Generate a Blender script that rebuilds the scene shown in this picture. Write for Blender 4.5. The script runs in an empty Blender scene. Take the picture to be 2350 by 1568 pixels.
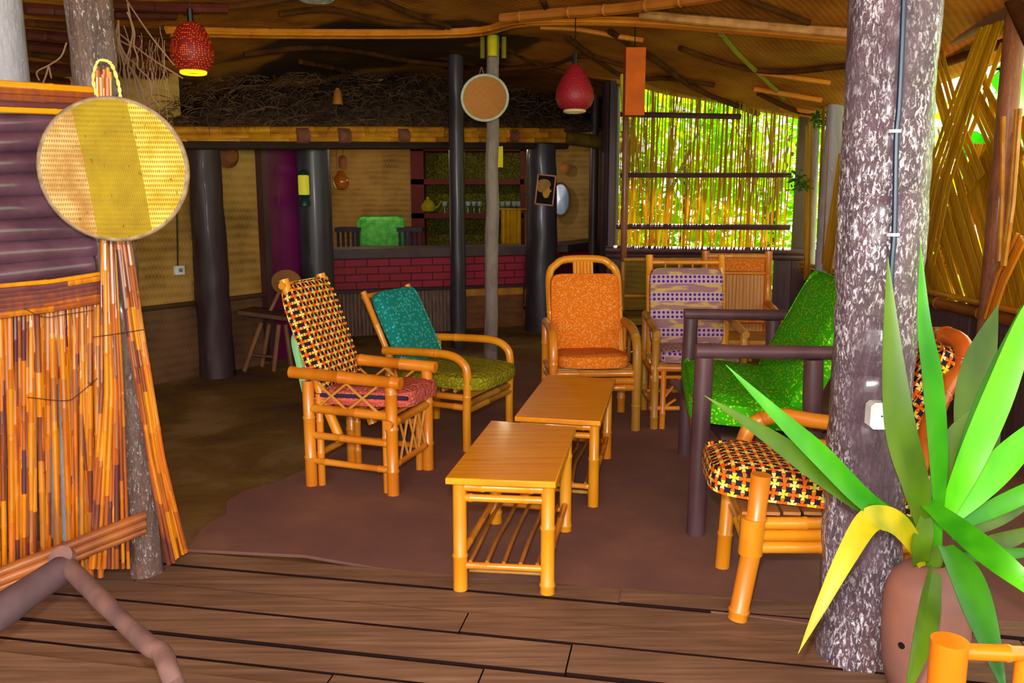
import bpy, math, random
from mathutils import Vector, Matrix, noise
random.seed(7)
C = bpy.context.scene.collection
sc = bpy.context.scene
R = math.radians
# ---------------------------------------------------------------- camera, world, sun, flash, exposure
F, CX, CY, H0, TH = 1950.0, 1175.0, 784.0, 1.5, R(9.46)
cd = bpy.data.cameras.new('camera'); cam = bpy.data.objects.new('camera', cd); C.objects.link(cam)
cam.location = (0, 0, H0); cam.rotation_euler = (R(90) - TH, 0, 0)
cd.sensor_width = 36; cd.lens = 36 * F / 2350; cd.clip_start = .05
sc.camera = cam
sc.view_settings.view_transform = 'Standard'; sc.view_settings.look = 'None'
sc.view_settings.gamma = 1; sc.view_settings.use_curve_mapping = False
sc.view_settings.exposure = 0.5
w = bpy.data.worlds.new('sky'); sc.world = w; w.use_nodes = True
bg = w.node_tree.nodes['Background']; bg.inputs[0].default_value = (1, .97, .86, 1); bg.inputs[1].default_value = 1.6
sd = bpy.data.lights.new('sun', 'SUN'); sd.energy = 40; sd.angle = R(1); sd.color = (1, .95, .8)
sun = bpy.data.objects.new('sun', sd); C.objects.link(sun)
sun.rotation_euler = Vector((-.10, -.28, -1)).to_track_quat('-Z', 'Y').to_euler()
fd = bpy.data.lights.new('camera_flash', 'POINT'); fd.energy = 205; fd.shadow_soft_size = .035; fd.color = (1, .96, .9)
fl = bpy.data.objects.new('camera_flash', fd); C.objects.link(fl); fl.location = (-.03, .02, H0 + .16)

def area(name, loc, to, sx, sy, e, col=(1, 1, 1)):
    d = bpy.data.lights.new(name, 'AREA'); d.shape = 'RECTANGLE'; d.size = sx; d.size_y = sy; d.energy = e; d.color = col
    o = bpy.data.objects.new(name, d); C.objects.link(o); o.location = loc
    o.rotation_euler = (Vector(to) - Vector(loc)).to_track_quat('-Z', 'Y').to_euler()
# unseen fill panel added behind the camera, in place of open-porch daylight
area('porch_fill', (-.5, -2.6, 2.0), (0, 6, 1.2), 4.5, 1.6, 150, (1, .97, .95))
for k_, (x_, e_) in enumerate(((-1.9, 13), (-.1, 13))):      # unseen fill lamps added to brighten the bar, behind its front beam
    l_ = bpy.data.lights.new('bar_fill', 'POINT'); l_.energy = e_; l_.color = (1, .85, .6); l_.shadow_soft_size = .04
    o_ = bpy.data.objects.new('bar_fill', l_); C.objects.link(o_); o_.location = (x_, 10.6, 2.2)

# ---------------------------------------------------------------- pixel -> place helpers
def ray(px, py):
    u = (px - CX) / F; v = -(py - CY) / F
    return Vector((u, math.cos(TH) + v * math.sin(TH), v * math.cos(TH) - math.sin(TH)))
def P(px, py, Y):
    d = ray(px, py); return Vector((0, 0, H0)) + d * (Y / d.y)
def G(px, py, z=0.0):
    d = ray(px, py); return Vector((0, 0, H0)) + d * ((z - H0) / d.z)
def X(px, py, x):
    d = ray(px, py); return Vector((0, 0, H0)) + d * (x / d.x)
def LN(px, py, a, b):      # hit the vertical plane through the ground points a, b
    n = Vector((b.y - a.y, -(b.x - a.x), 0)); d = ray(px, py); o = Vector((0, 0, H0))
    return o + d * ((a - o).dot(n) / d.dot(n))

# ---------------------------------------------------------------- mesh builder
def smooth(pts, k=5):
    pts = [Vector(p) for p in pts]
    if len(pts) < 3: return pts
    q = [pts[0] * 2 - pts[1]] + pts + [pts[-1] * 2 - pts[-2]]; out = []
    for i in range(1, len(q) - 2):
        a, b, c, d = q[i - 1:i + 3]
        for j in range(k):
            t = j / k
            out.append(.5 * ((2 * b) + (c - a) * t + (2 * a - 5 * b + 4 * c - d) * t * t + (3 * b - a - 3 * c + d) * t ** 3))
    out.append(pts[-1]); return out
class MB:
    def __init__(s): s.v = []; s.f = []; s.flat = False
    def tube(s, pts, r, n=8, caps=True, prof=None, fade=None):
        pts = [Vector(p) for p in pts]; N = len(pts)
        rr = r if isinstance(r, (list, tuple)) else [r] * N
        b0 = len(s.v); up = None
        for i, p in enumerate(pts):
            t = (pts[min(i + 1, N - 1)] - pts[max(i - 1, 0)])
            if t.length < 1e-9: t = Vector((0, 0, 1))
            t.normalize()
            if up is None: up = t.orthogonal().normalized() if abs(t.z) > .9 else (Vector((0, 0, 1)) - t * t.z).normalized()
            else:
                up = up - t * up.dot(t)
                up = up.normalized() if up.length > 1e-6 else t.orthogonal().normalized()
            sd_ = t.cross(up)
            for k in range(n):
                a = 2 * math.pi * k / n; q = rr[i]
                if prof: q *= prof(i / max(1, N - 1), a, p)
                s.v.append(p + (up * math.cos(a) + sd_ * math.sin(a)) * q)
        for i in range(N - 1):
            for k in range(n):
                a = b0 + i * n + k; b = b0 + i * n + (k + 1) % n
                s.f.append((a, b, b + n, a + n))
        if caps:
            s.f.append(tuple(b0 + k for k in range(n))[::-1]); s.f.append(tuple(b0 + (N - 1) * n + k for k in range(n)))
        return s
    def bam(s, pts, r, seg=.24, n=9, ph=None, r1=None):
        """a bamboo culm: a tube with swollen nodes"""
        pts = [Vector(p) for p in pts]
        L = [0]
        for a, b in zip(pts, pts[1:]): L.append(L[-1] + (b - a).length)
        T = L[-1]
        if T < 1e-6: return s
        if r1 is None: r1 = r
        ph = random.random() * seg if ph is None else ph
        ks = set([0, T])
        ks.update(L); k = ph
        rad = {}
        while k < T - .01:
            if k > .012:
                for d_, f_ in ((-.010, 1.0), (-.003, 1.1), (.003, 1.1), (.010, .95)):
                    rad[round(k + d_, 5)] = f_
            k += seg * random.uniform(.8, 1.2)
        allk = sorted(set(list(ks) + [q for q in rad if 0 < q < T]))
        PP, RR = [], []
        for q in allk:
            i = 0
            while i < len(L) - 2 and L[i + 1] < q: i += 1
            t = (q - L[i]) / max(1e-9, L[i + 1] - L[i]); PP.append(pts[i].lerp(pts[i + 1], min(1, t)))
            RR.append((r + (r1 - r) * q / T) * rad.get(round(q, 5), 1))
        return s.tube(PP, RR, n)
    def box(s, c, d, rot=None):
        c = Vector(c); b = len(s.v)
        for x in (-.5, .5):
            for y in (-.5, .5):
                for z in (-.5, .5):
                    p = Vector((x * d[0], y * d[1], z * d[2]))
                    if rot is not None: p = rot @ p
                    s.v.append(c + p)
        for q in ((0, 1, 3, 2), (4, 6, 7, 5), (0, 4, 5, 1), (2, 3, 7, 6), (0, 2, 6, 4), (1, 5, 7, 3)): s.f.append(tuple(b + i for i in q))
        return s
    def bar(s, a, b, w, t, side=None):
        """flat bar from a to b, w wide along side, t thick"""
        a = Vector(a); b = Vector(b); d = (b - a); L = d.length; d.normalize()
        sd_ = Vector(side) if side else (Vector((0, 0, 1)) if abs(d.z) < .9 else Vector((1, 0, 0)))
        sd_ = (sd_ - d * sd_.dot(d)).normalized(); n_ = d.cross(sd_)
        m = Matrix((d, sd_, n_)).transposed()
        return s.box((a + b) / 2, (L, w, t), m)
    def poly(s, pts, th):
        """vertical-normal free polygon prism: pts world list, th vector"""
        b = len(s.v); n = len(pts); th = Vector(th)
        s.v += [Vector(p) for p in pts] + [Vector(p) + th for p in pts]
        s.f.append(tuple(range(b, b + n))[::-1]); s.f.append(tuple(range(b + n, b + 2 * n)))
        for i in range(n):
            j = (i + 1) % n; s.f.append((b + i, b + j, b + n + j, b + n + i))
        return s
    def lathe(s, prof, c=(0, 0, 0), n=28, axis=None):
        c = Vector(c); b = len(s.v); m = axis or Matrix.Identity(3)
        for r, z in prof:
            for k in range(n):
                a = 2 * math.pi * k / n; s.v.append(c + m @ Vector((r * math.cos(a), r * math.sin(a), z)))
        for i in range(len(prof) - 1):
            for k in range(n):
                a = b + i * n + k; d = b + i * n + (k + 1) % n; s.f.append((a, d, d + n, a + n))
        if prof[0][0] > 1e-4: s.f.append(tuple(b + k for k in range(n))[::-1])
        if prof[-1][0] > 1e-4: s.f.append(tuple(b + (len(prof) - 1) * n + k for k in range(n)))
        return s
    def cushion(s, w_, l_, t_, m, n=14, p=7, sag=.0, seed=0):
        """soft pad, w_ x l_ x t_, placed by the 4x4 matrix m"""
        idx = {}; b = len(s.v)
        def vert(a, bb, c):
            key = (round(a, 4), round(bb, 4), round(c, 4))
            if key in idx: return idx[key]
            mx = max(abs(a), abs(bb)); pn = (abs(a) ** p + abs(bb) ** p) ** (1 / p)
            k = (mx / pn) if pn > 1e-6 else 1
            x, y = a * k, bb * k
            e = max(abs(x), abs(y)); edge = (abs(x) ** p + abs(y) ** p) ** (1 / p)
            th = (max(0, 1 - edge ** 9)) ** .5 * .55 + .45 if abs(c) > .99 else 1
            sh = 1 - .035 * abs(c) ** 2
            nz = noise.noise(Vector((x * 2.1 + seed, y * 2.3, seed * 1.7))) * .12
            q = Vector((x * w_ / 2 * sh, y * l_ / 2 * sh, (c * (th + nz)) * t_ / 2 - sag * (1 - e * e)))
            s.v.append(m @ q); idx[key] = len(s.v) - 1; return idx[key]
        g = [-1 + 2 * i / n for i in range(n + 1)]; h = [-1, -.7, 0, .7, 1]
        for c, fl_ in ((1, 1), (-1, 0)):
            for i in range(n):
                for j in range(n):
                    q = (vert(g[i], g[j], c), vert(g[i + 1], g[j], c), vert(g[i + 1], g[j + 1], c), vert(g[i], g[j + 1], c))
                    s.f.append(q if fl_ else q[::-1])
        for k in range(4):
            for i in range(n):
                for sg in (-1, 1):
                    q = (vert(g[i], sg, h[k]), vert(g[i + 1], sg, h[k]), vert(g[i + 1], sg, h[k + 1]), vert(g[i], sg, h[k + 1]))
                    s.f.append(q if sg < 0 else q[::-1])
                    q = (vert(sg, g[i], h[k]), vert(sg, g[i + 1], h[k]), vert(sg, g[i + 1], h[k + 1]), vert(sg, g[i], h[k + 1]))
                    s.f.append(q if sg > 0 else q[::-1])
        return s
    def leaf(s, pts, ws, n_=None, fold=.25, th=.0015):
        """a blade: centre line pts, half widths ws; folded along its midrib, with thickness"""
        pts = [Vector(p) for p in pts]; N = len(pts); b = len(s.v)
        for i, p in enumerate(pts):
            t = (pts[min(i + 1, N - 1)] - pts[max(i - 1, 0)]).normalized()
            nn = Vector(n_) if n_ is not None else Vector((0, -1, .3))
            sd_ = t.cross(nn).normalized(); nn = sd_.cross(t).normalized()
            for q, z in ((-1, fold), (0, 0), (1, fold)):
                s.v.append(p + sd_ * q * ws[i] + nn * z * ws[i] + nn * th / 2)
            for q, z in ((-1, fold), (0, 0), (1, fold)):
                s.v.append(p + sd_ * q * ws[i] + nn * z * ws[i] - nn * th / 2)
        for i in range(N - 1):
            a = b + i * 6; c = a + 6
            s.f += [(a, a + 1, c + 1, c), (a + 1, a + 2, c + 2, c + 1), (a + 4, a + 3, c + 3, c + 4), (a + 5, a + 4, c + 4, c + 5),
                    (a + 3, a, c, c + 3), (a + 2, a + 5, c + 5, c + 2)]
        return s
    def build(s, name, m, parent=None, world=False, label=None, uv=None, ang=40, recenter=True):
        me = bpy.data.meshes.new(name)
        off = Vector((0, 0, 0)); o = bpy.data.objects.new(name, me); C.objects.link(o)
        vs = s.v
        if parent is not None:
            o.parent = parent
            if world:
                off = WL(parent); vs = [v - off for v in s.v]
        elif recenter and s.v:
            xs = [v.x for v in s.v]; ys = [v.y for v in s.v]; zs = [v.z for v in s.v]
            off = Vector(((min(xs) + max(xs)) / 2, (min(ys) + max(ys)) / 2, min(zs)))
            vs = [v - off for v in s.v]; o.location = off
        me.from_pydata([tuple(v) for v in vs], [], s.f)
        me.polygons.foreach_set('use_smooth', [True] * len(me.polygons))
        me.validate(); me.update()
        try: me.set_sharp_from_angle(angle=R(ang))
        except Exception: pass
        if uv:   # box projection in the frame given by matrix uv (world/local -> pad)
            L = me.uv_layers.new(name='uv'); mi = uv.to_3x3().inverted()
            for pl in me.polygons:
                nn = mi @ pl.normal; a = max(range(3), key=lambda i: abs(nn[i]))
                for li in pl.loop_indices:
                    q = mi @ me.vertices[me.loops[li].vertex_index].co
                    L.data[li].uv = (q[0], q[1]) if a == 2 else ((q[0], q[2]) if a == 1 else (q[2], q[1]))
        if m: me.materials.append(m)
        if label: o['label'] = label
        return o
_wl = {}
def WL(o):
    v = Vector((0, 0, 0))
    while o is not None: v = v + o.location; o = o.parent
    return v
def tag(o, label=None, cat=None, group=None, kind=None):
    if label: o['label'] = label
    if cat: o['category'] = cat
    if group: o['group'] = group
    if kind: o['kind'] = kind
    return o
def thing(name, label, cat, loc=(0, 0, 0), rz=0, group=None):
    o = bpy.data.objects.new(name, None); C.objects.link(o); o.empty_display_size = .05
    o.location = loc; o.rotation_euler = (0, 0, rz)
    return tag(o, label, cat, group)
def struct(mb, name, m, **k):
    return tag(mb.build(name, m, **k), kind='structure')
def copy_tree(o, parent=None):
    c = o.copy(); C.objects.link(c); c.parent = parent
    for ch in list(o.children): copy_tree(ch, c)
    return c

# ---------------------------------------------------------------- materials
def L3(r, g, b):
    f = lambda c: (c / 255 / 12.92) if c / 255 <= .04045 else ((c / 255 + .055) / 1.055) ** 2.4
    return (f(r), f(g), f(b), 1)
class NT:
    def __init__(s, name):
        s.m = bpy.data.materials.new(name); s.m.use_nodes = True; s.t = s.m.node_tree; s.b = s.t.nodes['Principled BSDF']
        s.out = s.t.nodes['Material Output']
    def n(s, ty, ins=None, **pr):
        x = s.t.nodes.new('ShaderNode' + ty)
        for k, v in pr.items(): setattr(x, k, v)
        for k, v in (ins or {}).items(): s.set(x.inputs[k], v)
        return x
    def set(s, sock, v):
        if isinstance(v, bpy.types.NodeSocket): s.t.links.new(v, sock)
        else: sock.default_value = v
    def ma(s, op, a, b=0.0, c=0.0):
        x = s.n('Math', operation=op); s.set(x.inputs[0], a); s.set(x.inputs[1], b); s.set(x.inputs[2], c); return x.outputs[0]
    def mix(s, f, a, b):
        x = s.n('Mix', data_type='RGBA'); s.set(x.inputs[0], f); s.set(x.inputs[6], a); s.set(x.inputs[7], b); return x.outputs[2]
    def map(s, src='Object', sc_=(1, 1, 1), rot=(0, 0, 0)):
        tc = s.n('TexCoord'); mp = s.n('Mapping', {'Vector': tc.outputs[src], 'Scale': sc_, 'Rotation': rot}); return mp.outputs[0]
    def noise(s, vec, scale=5, det=4, rough=.55, dist=0):
        return s.n('TexNoise', {'Vector': vec, 'Scale': scale, 'Detail': det, 'Roughness': rough, 'Distortion': dist}).outputs[0]
    def ramp(s, f, stops, interp='LINEAR'):
        x = s.n('ValToRGB', {'Fac': f}); x.color_ramp.interpolation = interp; e = x.color_ramp.elements
        while len(e) < len(stops): e.new(.5)
        for q, (p, c) in zip(e, stops): q.position = p; q.color = c
        return x.outputs[0]
    def bump(s, h, st=.3, d=.01):
        s.set(s.b.inputs['Normal'], s.n('Bump', {'Height': h, 'Strength': st, 'Distance': d}).outputs[0])
    def fin(s, col, rough=.6, spec=.4, coat=0):
        s.set(s.b.inputs['Base Color'], col); s.set(s.b.inputs['Roughness'], rough); s.b.inputs['Specular IOR Level'].default_value = spec
        s.b.inputs['Coat Weight'].default_value = coat; s.b.inputs['Coat Roughness'].default_value = .12
        return s.m
def simple(name, c1, c2=None, scale=6, st=(1, 1, 1), rough=.6, spec=.4, coat=0, bump=.2, bd=.004, lo=.35, hi=.65):
    t = NT(name); v = t.map(sc_=st); f = t.noise(v, scale)
    col = t.ramp(f, [(lo, L3(*c1)), (hi, L3(*(c2 or c1)))])
    if bump: t.bump(t.noise(v, scale * 3), bump, bd)
    return t.fin(col, rough, spec, coat)
def cane_mat(name, cols, rough=.3, coat=.35, patch=6):
    """cane with per-piece colour and blotches"""
    t = NT(name); v = t.map(); oi = t.n('ObjectInfo').outputs['Random']
    g = t.noise(t.map(sc_=(25, 25, 2.5)), 2, 2); sp = t.n('SeparateXYZ', {'Vector': v})
    h = sp.outputs[0] if name.startswith('rail') else sp.outputs[2]
    h = t.ma('ADD', t.ma('MULTIPLY', h, patch), t.ma('MULTIPLY', oi, 31.0))
    wn = t.n('TexWhiteNoise', {'W': t.ma('ADD', t.ma('FLOOR', h), t.ma('MULTIPLY', oi, 7.0))}, noise_dimensions='1D').outputs[0]
    a = t.ma('ADD', t.ma('MULTIPLY', oi, .42), t.ma('MULTIPLY', wn, .5))
    a = t.ma('ADD', a, t.ma('MULTIPLY', t.ma('SUBTRACT', g, .5), .3))
    n = len(cols); col = t.ramp(a, [(.1 + .72 * i / (n - 1), L3(*c)) for i, c in enumerate(cols)])
    t.bump(g, .15, .003)
    return t.fin(col, rough, .5, coat)
BAM = simple('bamboo_gold', (214, 128, 14), (226, 152, 30), 5, (1, 1, .5), .32, .5, .35, .08)
BAM2 = simple('bamboo_orange', (205, 112, 18), (222, 140, 34), 5, (1, 1, .5), .34, .5, .3, .08)
BAMR = simple('bamboo_red', (186, 84, 22), (205, 106, 34), 5, (1, 1, .5), .25, .5, .5, .08)
BAMD = simple('bamboo_dull', (168, 112, 30), (190, 136, 44), 5, (1, 1, .5), .45, .4, .1, .1)
BAMY = simple('bamboo_rail_yellow', (206, 140, 20), (176, 108, 26), 3, (3, .6, 3), .4, .4, .2, .1)
STRIP = simple('split_cane_strip', (196, 128, 40), (212, 146, 60), 6, (1, 1, .5), .5, .4, .05, .1)
DARKW = simple('dark_stained_wood', (70, 44, 50), (92, 62, 70), 7, (1, 1, .4), .42, .5, .15, .25)
def tabletop_mat():
    t = NT('table_veneer'); v = t.map(sc_=(1.2, 22, 8)); f = t.noise(v, 2.2, 4)
    sp = t.noise(t.map(), 9, 2)
    col = t.ramp(f, [(.3, L3(206, 122, 4)), (.55, L3(224, 144, 8)), (.75, L3(234, 160, 26))])
    col = t.mix(t.ramp(sp, [(.68, (0, 0, 0, 1)), (.78, (.6, .6, .6, 1))]), col, L3(160, 100, 20))
    t.bump(f, .08, .002)
    return t.fin(col, .42, .35, .08)
TOPM = tabletop_mat()
def plank_mat(name, c1, c2, c3, st):
    t = NT(name); v = t.map(sc_=st); f = t.noise(v, 1.6, 6, .62, .3); g = t.noise(t.map(), 1.4, 3)
    col = t.ramp(f, [(.28, L3(*c1)), (.5, L3(*c2)), (.75, L3(*c3))])
    col = t.mix(t.ramp(g, [(.4, (0, 0, 0, 1)), (.68, (.55, .55, .55, 1))]), col, L3(*c1))
    t.bump(f, .3, .004)
    return t.fin(col, .62, .3)
PLANK = plank_mat('worn_deck_plank', (90, 64, 50), (126, 94, 72), (154, 120, 96), (1.2, 26, 5))
BOARD = plank_mat('grey_wall_board', (72, 50, 52), (96, 72, 76), (116, 92, 92), (22, 22, 1.2))
def earth_mat():
    t = NT('trodden_earth'); v = t.map(); f = t.noise(v, 1.3, 5, .6, .5); g = t.noise(v, 30, 4)
    col = t.ramp(f, [(.3, L3(84, 58, 44)), (.5, L3(128, 98, 42)), (.66, L3(160, 130, 92))])
    col = t.mix(t.ma('MULTIPLY', g, .35), col, L3(60, 42, 40))
    t.bump(g, .25, .006)
    return t.fin(col, .9, .15)
EARTH = earth_mat()
def carpet_mat():
    t = NT('dusty_carpet'); v = t.map(); f = t.noise(v, 2.0, 5, .6); g = t.noise(v, 160, 2)
    col = t.ramp(f, [(.3, L3(114, 80, 76)), (.55, L3(132, 94, 82)), (.75, L3(152, 112, 88))])
    col = t.mix(t.ma('MULTIPLY', g, .4), col, L3(100, 66, 62))
    t.bump(g, .3, .004)
    return t.fin(col, .95, .1)
CARPET = carpet_mat()
def mat_weave(name, c1, c2, c3, s=26, rough=.75, src='Object', vert=True, big=2.0):
    """woven reed matting: fine ribs crossed by rows"""
    t = NT(name); tc = t.n('TexCoord').outputs[src]; sp = t.n('SeparateXYZ', {'Vector': tc})
    h = t.ma('ADD', sp.outputs[0], t.ma('MULTIPLY', sp.outputs[1], 1.0))
    z = sp.outputs[2] if vert else t.ma('SUBTRACT', sp.outputs[0], t.ma('MULTIPLY', sp.outputs[1], .8))
    wob = t.ma('MULTIPLY', t.noise(tc, 2.0, 2), .1)
    a = t.ma('SINE', t.ma('MULTIPLY', t.ma('ADD', z, wob), s * 6.28))
    b = t.ma('SINE', t.ma('MULTIPLY', h, s * 1.7 * 6.28))
    e = t.ma('ADD', t.ma('MULTIPLY', a, .3), t.ma('MULTIPLY', t.ma('MULTIPLY', a, b), .22))
    f = t.noise(tc, big, 4, .6)
    k = t.ma('ADD', f, t.ma('MULTIPLY', e, .2))
    col = t.ramp(k, [(.25, L3(*c1)), (.5, L3(*c2)), (.78, L3(*c3))])
    t.bump(e, .35, .004)
    return t.fin(col, rough, .3)
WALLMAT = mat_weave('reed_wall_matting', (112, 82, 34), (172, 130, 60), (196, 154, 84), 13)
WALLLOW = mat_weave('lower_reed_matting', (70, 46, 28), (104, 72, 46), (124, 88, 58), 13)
def mat_dark_patch(m):      # darker patch of matting over the bar, with a noisy edge
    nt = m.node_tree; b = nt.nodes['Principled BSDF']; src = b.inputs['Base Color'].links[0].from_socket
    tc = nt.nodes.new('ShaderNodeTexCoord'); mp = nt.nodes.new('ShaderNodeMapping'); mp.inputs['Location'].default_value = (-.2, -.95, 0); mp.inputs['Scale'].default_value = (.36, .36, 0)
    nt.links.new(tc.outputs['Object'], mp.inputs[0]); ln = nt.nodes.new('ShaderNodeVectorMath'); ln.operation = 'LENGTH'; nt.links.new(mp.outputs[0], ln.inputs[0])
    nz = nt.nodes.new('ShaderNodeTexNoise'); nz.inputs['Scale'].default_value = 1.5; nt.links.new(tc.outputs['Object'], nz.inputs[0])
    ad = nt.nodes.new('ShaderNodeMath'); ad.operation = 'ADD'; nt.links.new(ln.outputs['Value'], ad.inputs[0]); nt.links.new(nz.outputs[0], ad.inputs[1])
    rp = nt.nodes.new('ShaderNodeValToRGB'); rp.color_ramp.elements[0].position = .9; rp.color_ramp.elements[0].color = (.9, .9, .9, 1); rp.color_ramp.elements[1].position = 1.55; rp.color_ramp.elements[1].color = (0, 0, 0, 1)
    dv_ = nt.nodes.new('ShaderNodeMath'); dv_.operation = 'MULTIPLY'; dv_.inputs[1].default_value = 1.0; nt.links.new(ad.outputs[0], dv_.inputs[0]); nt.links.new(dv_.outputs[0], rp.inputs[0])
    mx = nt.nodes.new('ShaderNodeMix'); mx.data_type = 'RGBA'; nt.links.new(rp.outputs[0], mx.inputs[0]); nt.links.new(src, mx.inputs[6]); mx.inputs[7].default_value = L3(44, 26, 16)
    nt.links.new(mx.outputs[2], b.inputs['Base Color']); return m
CEILM = mat_weave('ceiling_matting', (104, 56, 8), (164, 98, 16), (200, 134, 42), 16, vert=False, big=1.6)
def bark_mat(name, base, mid, red, white, amt=.62, sc_=1.0, rough=.45, coat=.25):
    t = NT(name); v = t.map(sc_=(sc_, sc_, sc_ * .38)); v2 = t.map(sc_=(sc_, sc_, sc_ * .4))
    f = t.noise(v, 9, 6, .65, .6); g = t.noise(v2, 95, 5, .75, .7); k = t.noise(v, 2.6, 3)
    col = t.ramp(f, [(.32, L3(*base)), (.58, L3(*mid))])
    col = t.mix(t.ramp(k, [(.55, (0, 0, 0, 1)), (.7, (.7, .7, .7, 1))]), col, L3(*red))
    wm = t.ma('MULTIPLY', t.ramp(g, [(amt - .06, (0, 0, 0, 1)), (amt + .02, (1, 1, 1, 1))]), t.ramp(t.noise(v, 3.7, 2), [(.36, (0, 0, 0, 1)), (.52, (1, 1, 1, 1))]))
    col = t.mix(wm, col, L3(*white))
    t.bump(t.ma('ADD', f, t.ma('MULTIPLY', g, .6)), .75, .02)
    return t.fin(col, rough, .5, coat)
BARKR = bark_mat('post_bark', (62, 44, 54), (100, 78, 92), (112, 74, 58), (226, 220, 232), .575)
BARKL = bark_mat('tree_bark', (70, 48, 42), (108, 84, 76), (132, 80, 60), (206, 198, 214), .63)
BARKG = bark_mat('grey_pole_bark', (128, 112, 104), (156, 140, 130), (130, 100, 84), (190, 182, 178), .72, 1.0, .6, 0)
PALE = bark_mat('pale_post_wood', (146, 140, 158), (178, 172, 186), (150, 120, 112), (228, 226, 236), .68, .7, .6, 0)
REDBARK = bark_mat('reddish_post_bark', (120, 66, 40), (158, 92, 56), (150, 104, 20), (232, 178, 130), .7, .8)
DPOST = simple('dark_peeled_log', (44, 26, 32), (68, 46, 52), 4, (1, 1, .3), .5, .3, .05, .15, .006)
GPOST = simple('blackish_glossy_pole', (46, 40, 46), (66, 58, 68), 4, (1, 1, .3), .4, .35, .12, .1)
BPOST = simple('brown_post', (62, 34, 36), (86, 52, 54), 4, (1, 1, .3), .5, .4, .05, .25, .008)
LOGM = simple('varnished_log', (70, 44, 58), (98, 66, 80), 3, (.5, 3, 3), .24, .5, .5, .2, .006)
DRIFT = simple('grey_branch_wood', (96, 70, 72), (126, 92, 84), 6, (2, 2, 1), .65, .35, 0, .4, .006)
BEAMB = simple('brown_ceiling_pole', (62, 30, 8), (92, 50, 14), 5, (1, 1, 1), .85, .15, 0, .15)
BEAMO = simple('orange_ceiling_cane', (204, 112, 14), (222, 136, 40), 5, (1, 1, 1), .38, .5, .2, .1)
BEAMG = simple('greenish_pole', (118, 108, 14), (140, 120, 30), 5, (1, 1, 1), .5, .4, 0, .15)
BEAMT = simple('tan_bark_pole', (150, 96, 48), (196, 140, 84), 8, (1, 1, 1), .6, .3, 0, .4)
MOSS = simple('mossy_beam', (84, 60, 10), (110, 84, 14), 8, (1, 1, 1), .8, .2, 0, .5, .01)
REDW = simple('dark_red_pole', (66, 22, 22), (92, 34, 24), 4, (1, 1, 1), .45, .4, .1, .15)
CANEL = cane_mat('screen_canes', [(78, 34, 48), (122, 56, 22), (176, 88, 10), (206, 126, 8), (150, 92, 48), (196, 100, 14)])
CANEB = cane_mat('leaning_canes', [(92, 44, 46), (140, 68, 28), (184, 92, 20), (204, 132, 14), (150, 78, 38)])
RAILC = cane_mat('rail_canes', [(96, 50, 58), (104, 56, 54), (150, 74, 24), (214, 136, 8), (224, 150, 12)], patch=3)
def split_mat():
    t = NT('split_bamboo'); v = t.map(sc_=(30, 30, 1.5)); f = t.noise(v, 2, 3); oi = t.n('ObjectInfo').outputs['Random']
    k = t.ma('ADD', t.ma('MULTIPLY', f, .7), t.ma('MULTIPLY', oi, .3))
    col = t.ramp(k, [(.25, L3(180, 124, 8)), (.5, L3(214, 162, 14)), (.75, L3(232, 188, 44))])
    d = t.n('BsdfTranslucent', {'Color': col}); mx = t.n('MixShader', {0: .35, 1: t.b.outputs[0], 2: d.outputs[0]})
    t.set(t.out.inputs[0], mx.outputs[0]); return t.fin(col, .5, .4)
SPLIT = split_mat()
REED = None
def reed_mat():
    t = NT('thin_reeds'); v = t.map(sc_=(20, 20, 1)); f = t.noise(v, 2, 3)
    col = t.ramp(f, [(.3, L3(176, 130, 8)), (.6, L3(220, 188, 20)), (.8, L3(232, 214, 50))])
    d = t.n('BsdfTranslucent', {'Color': col}); mx = t.n('MixShader', {0: .6, 1: t.b.outputs[0], 2: d.outputs[0]})
    t.set(t.out.inputs[0], mx.outputs[0]); return t.fin(col, .5, .3)
REED = reed_mat()
def leaf_mat(name, c1, c2, tr=.5, rough=.4, scale=3, st=(1, 1, 1)):
    t = NT(name); v = t.map(sc_=st); f = t.noise(v, scale, 3)
    col = t.ramp(f, [(.35, L3(*c1)), (.65, L3(*c2))])
    d = t.n('BsdfTranslucent', {'Color': col}); mx = t.n('MixShader', {0: tr, 1: t.b.outputs[0], 2: d.outputs[0]})
    t.set(t.out.inputs[0], mx.outputs[0]); return t.fin(col, rough, .5)
FOL = leaf_mat('garden_foliage', (130, 214, 8), (236, 242, 36), .7, .5, 1.5)
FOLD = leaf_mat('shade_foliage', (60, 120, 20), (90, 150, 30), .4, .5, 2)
LF1 = leaf_mat('leaf_green', (26, 124, 4), (84, 186, 16), .14, .36, 4, (1, 1, .4))
LF2 = leaf_mat('leaf_olive', (52, 86, 4), (92, 130, 8), .14, .4, 4, (1, 1, .4))
LF3 = leaf_mat('leaf_deep_green', (24, 94, 8), (58, 142, 16), .14, .36, 4, (1, 1, .4))
LF4 = leaf_mat('leaf_yellowing', (214, 190, 4), (150, 158, 6), .25, .45, 7, (1, 1, .6))
LF5 = leaf_mat('leaf_bright', (56, 170, 4), (116, 226, 16), .18, .33, 4, (1, 1, .4))
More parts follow.
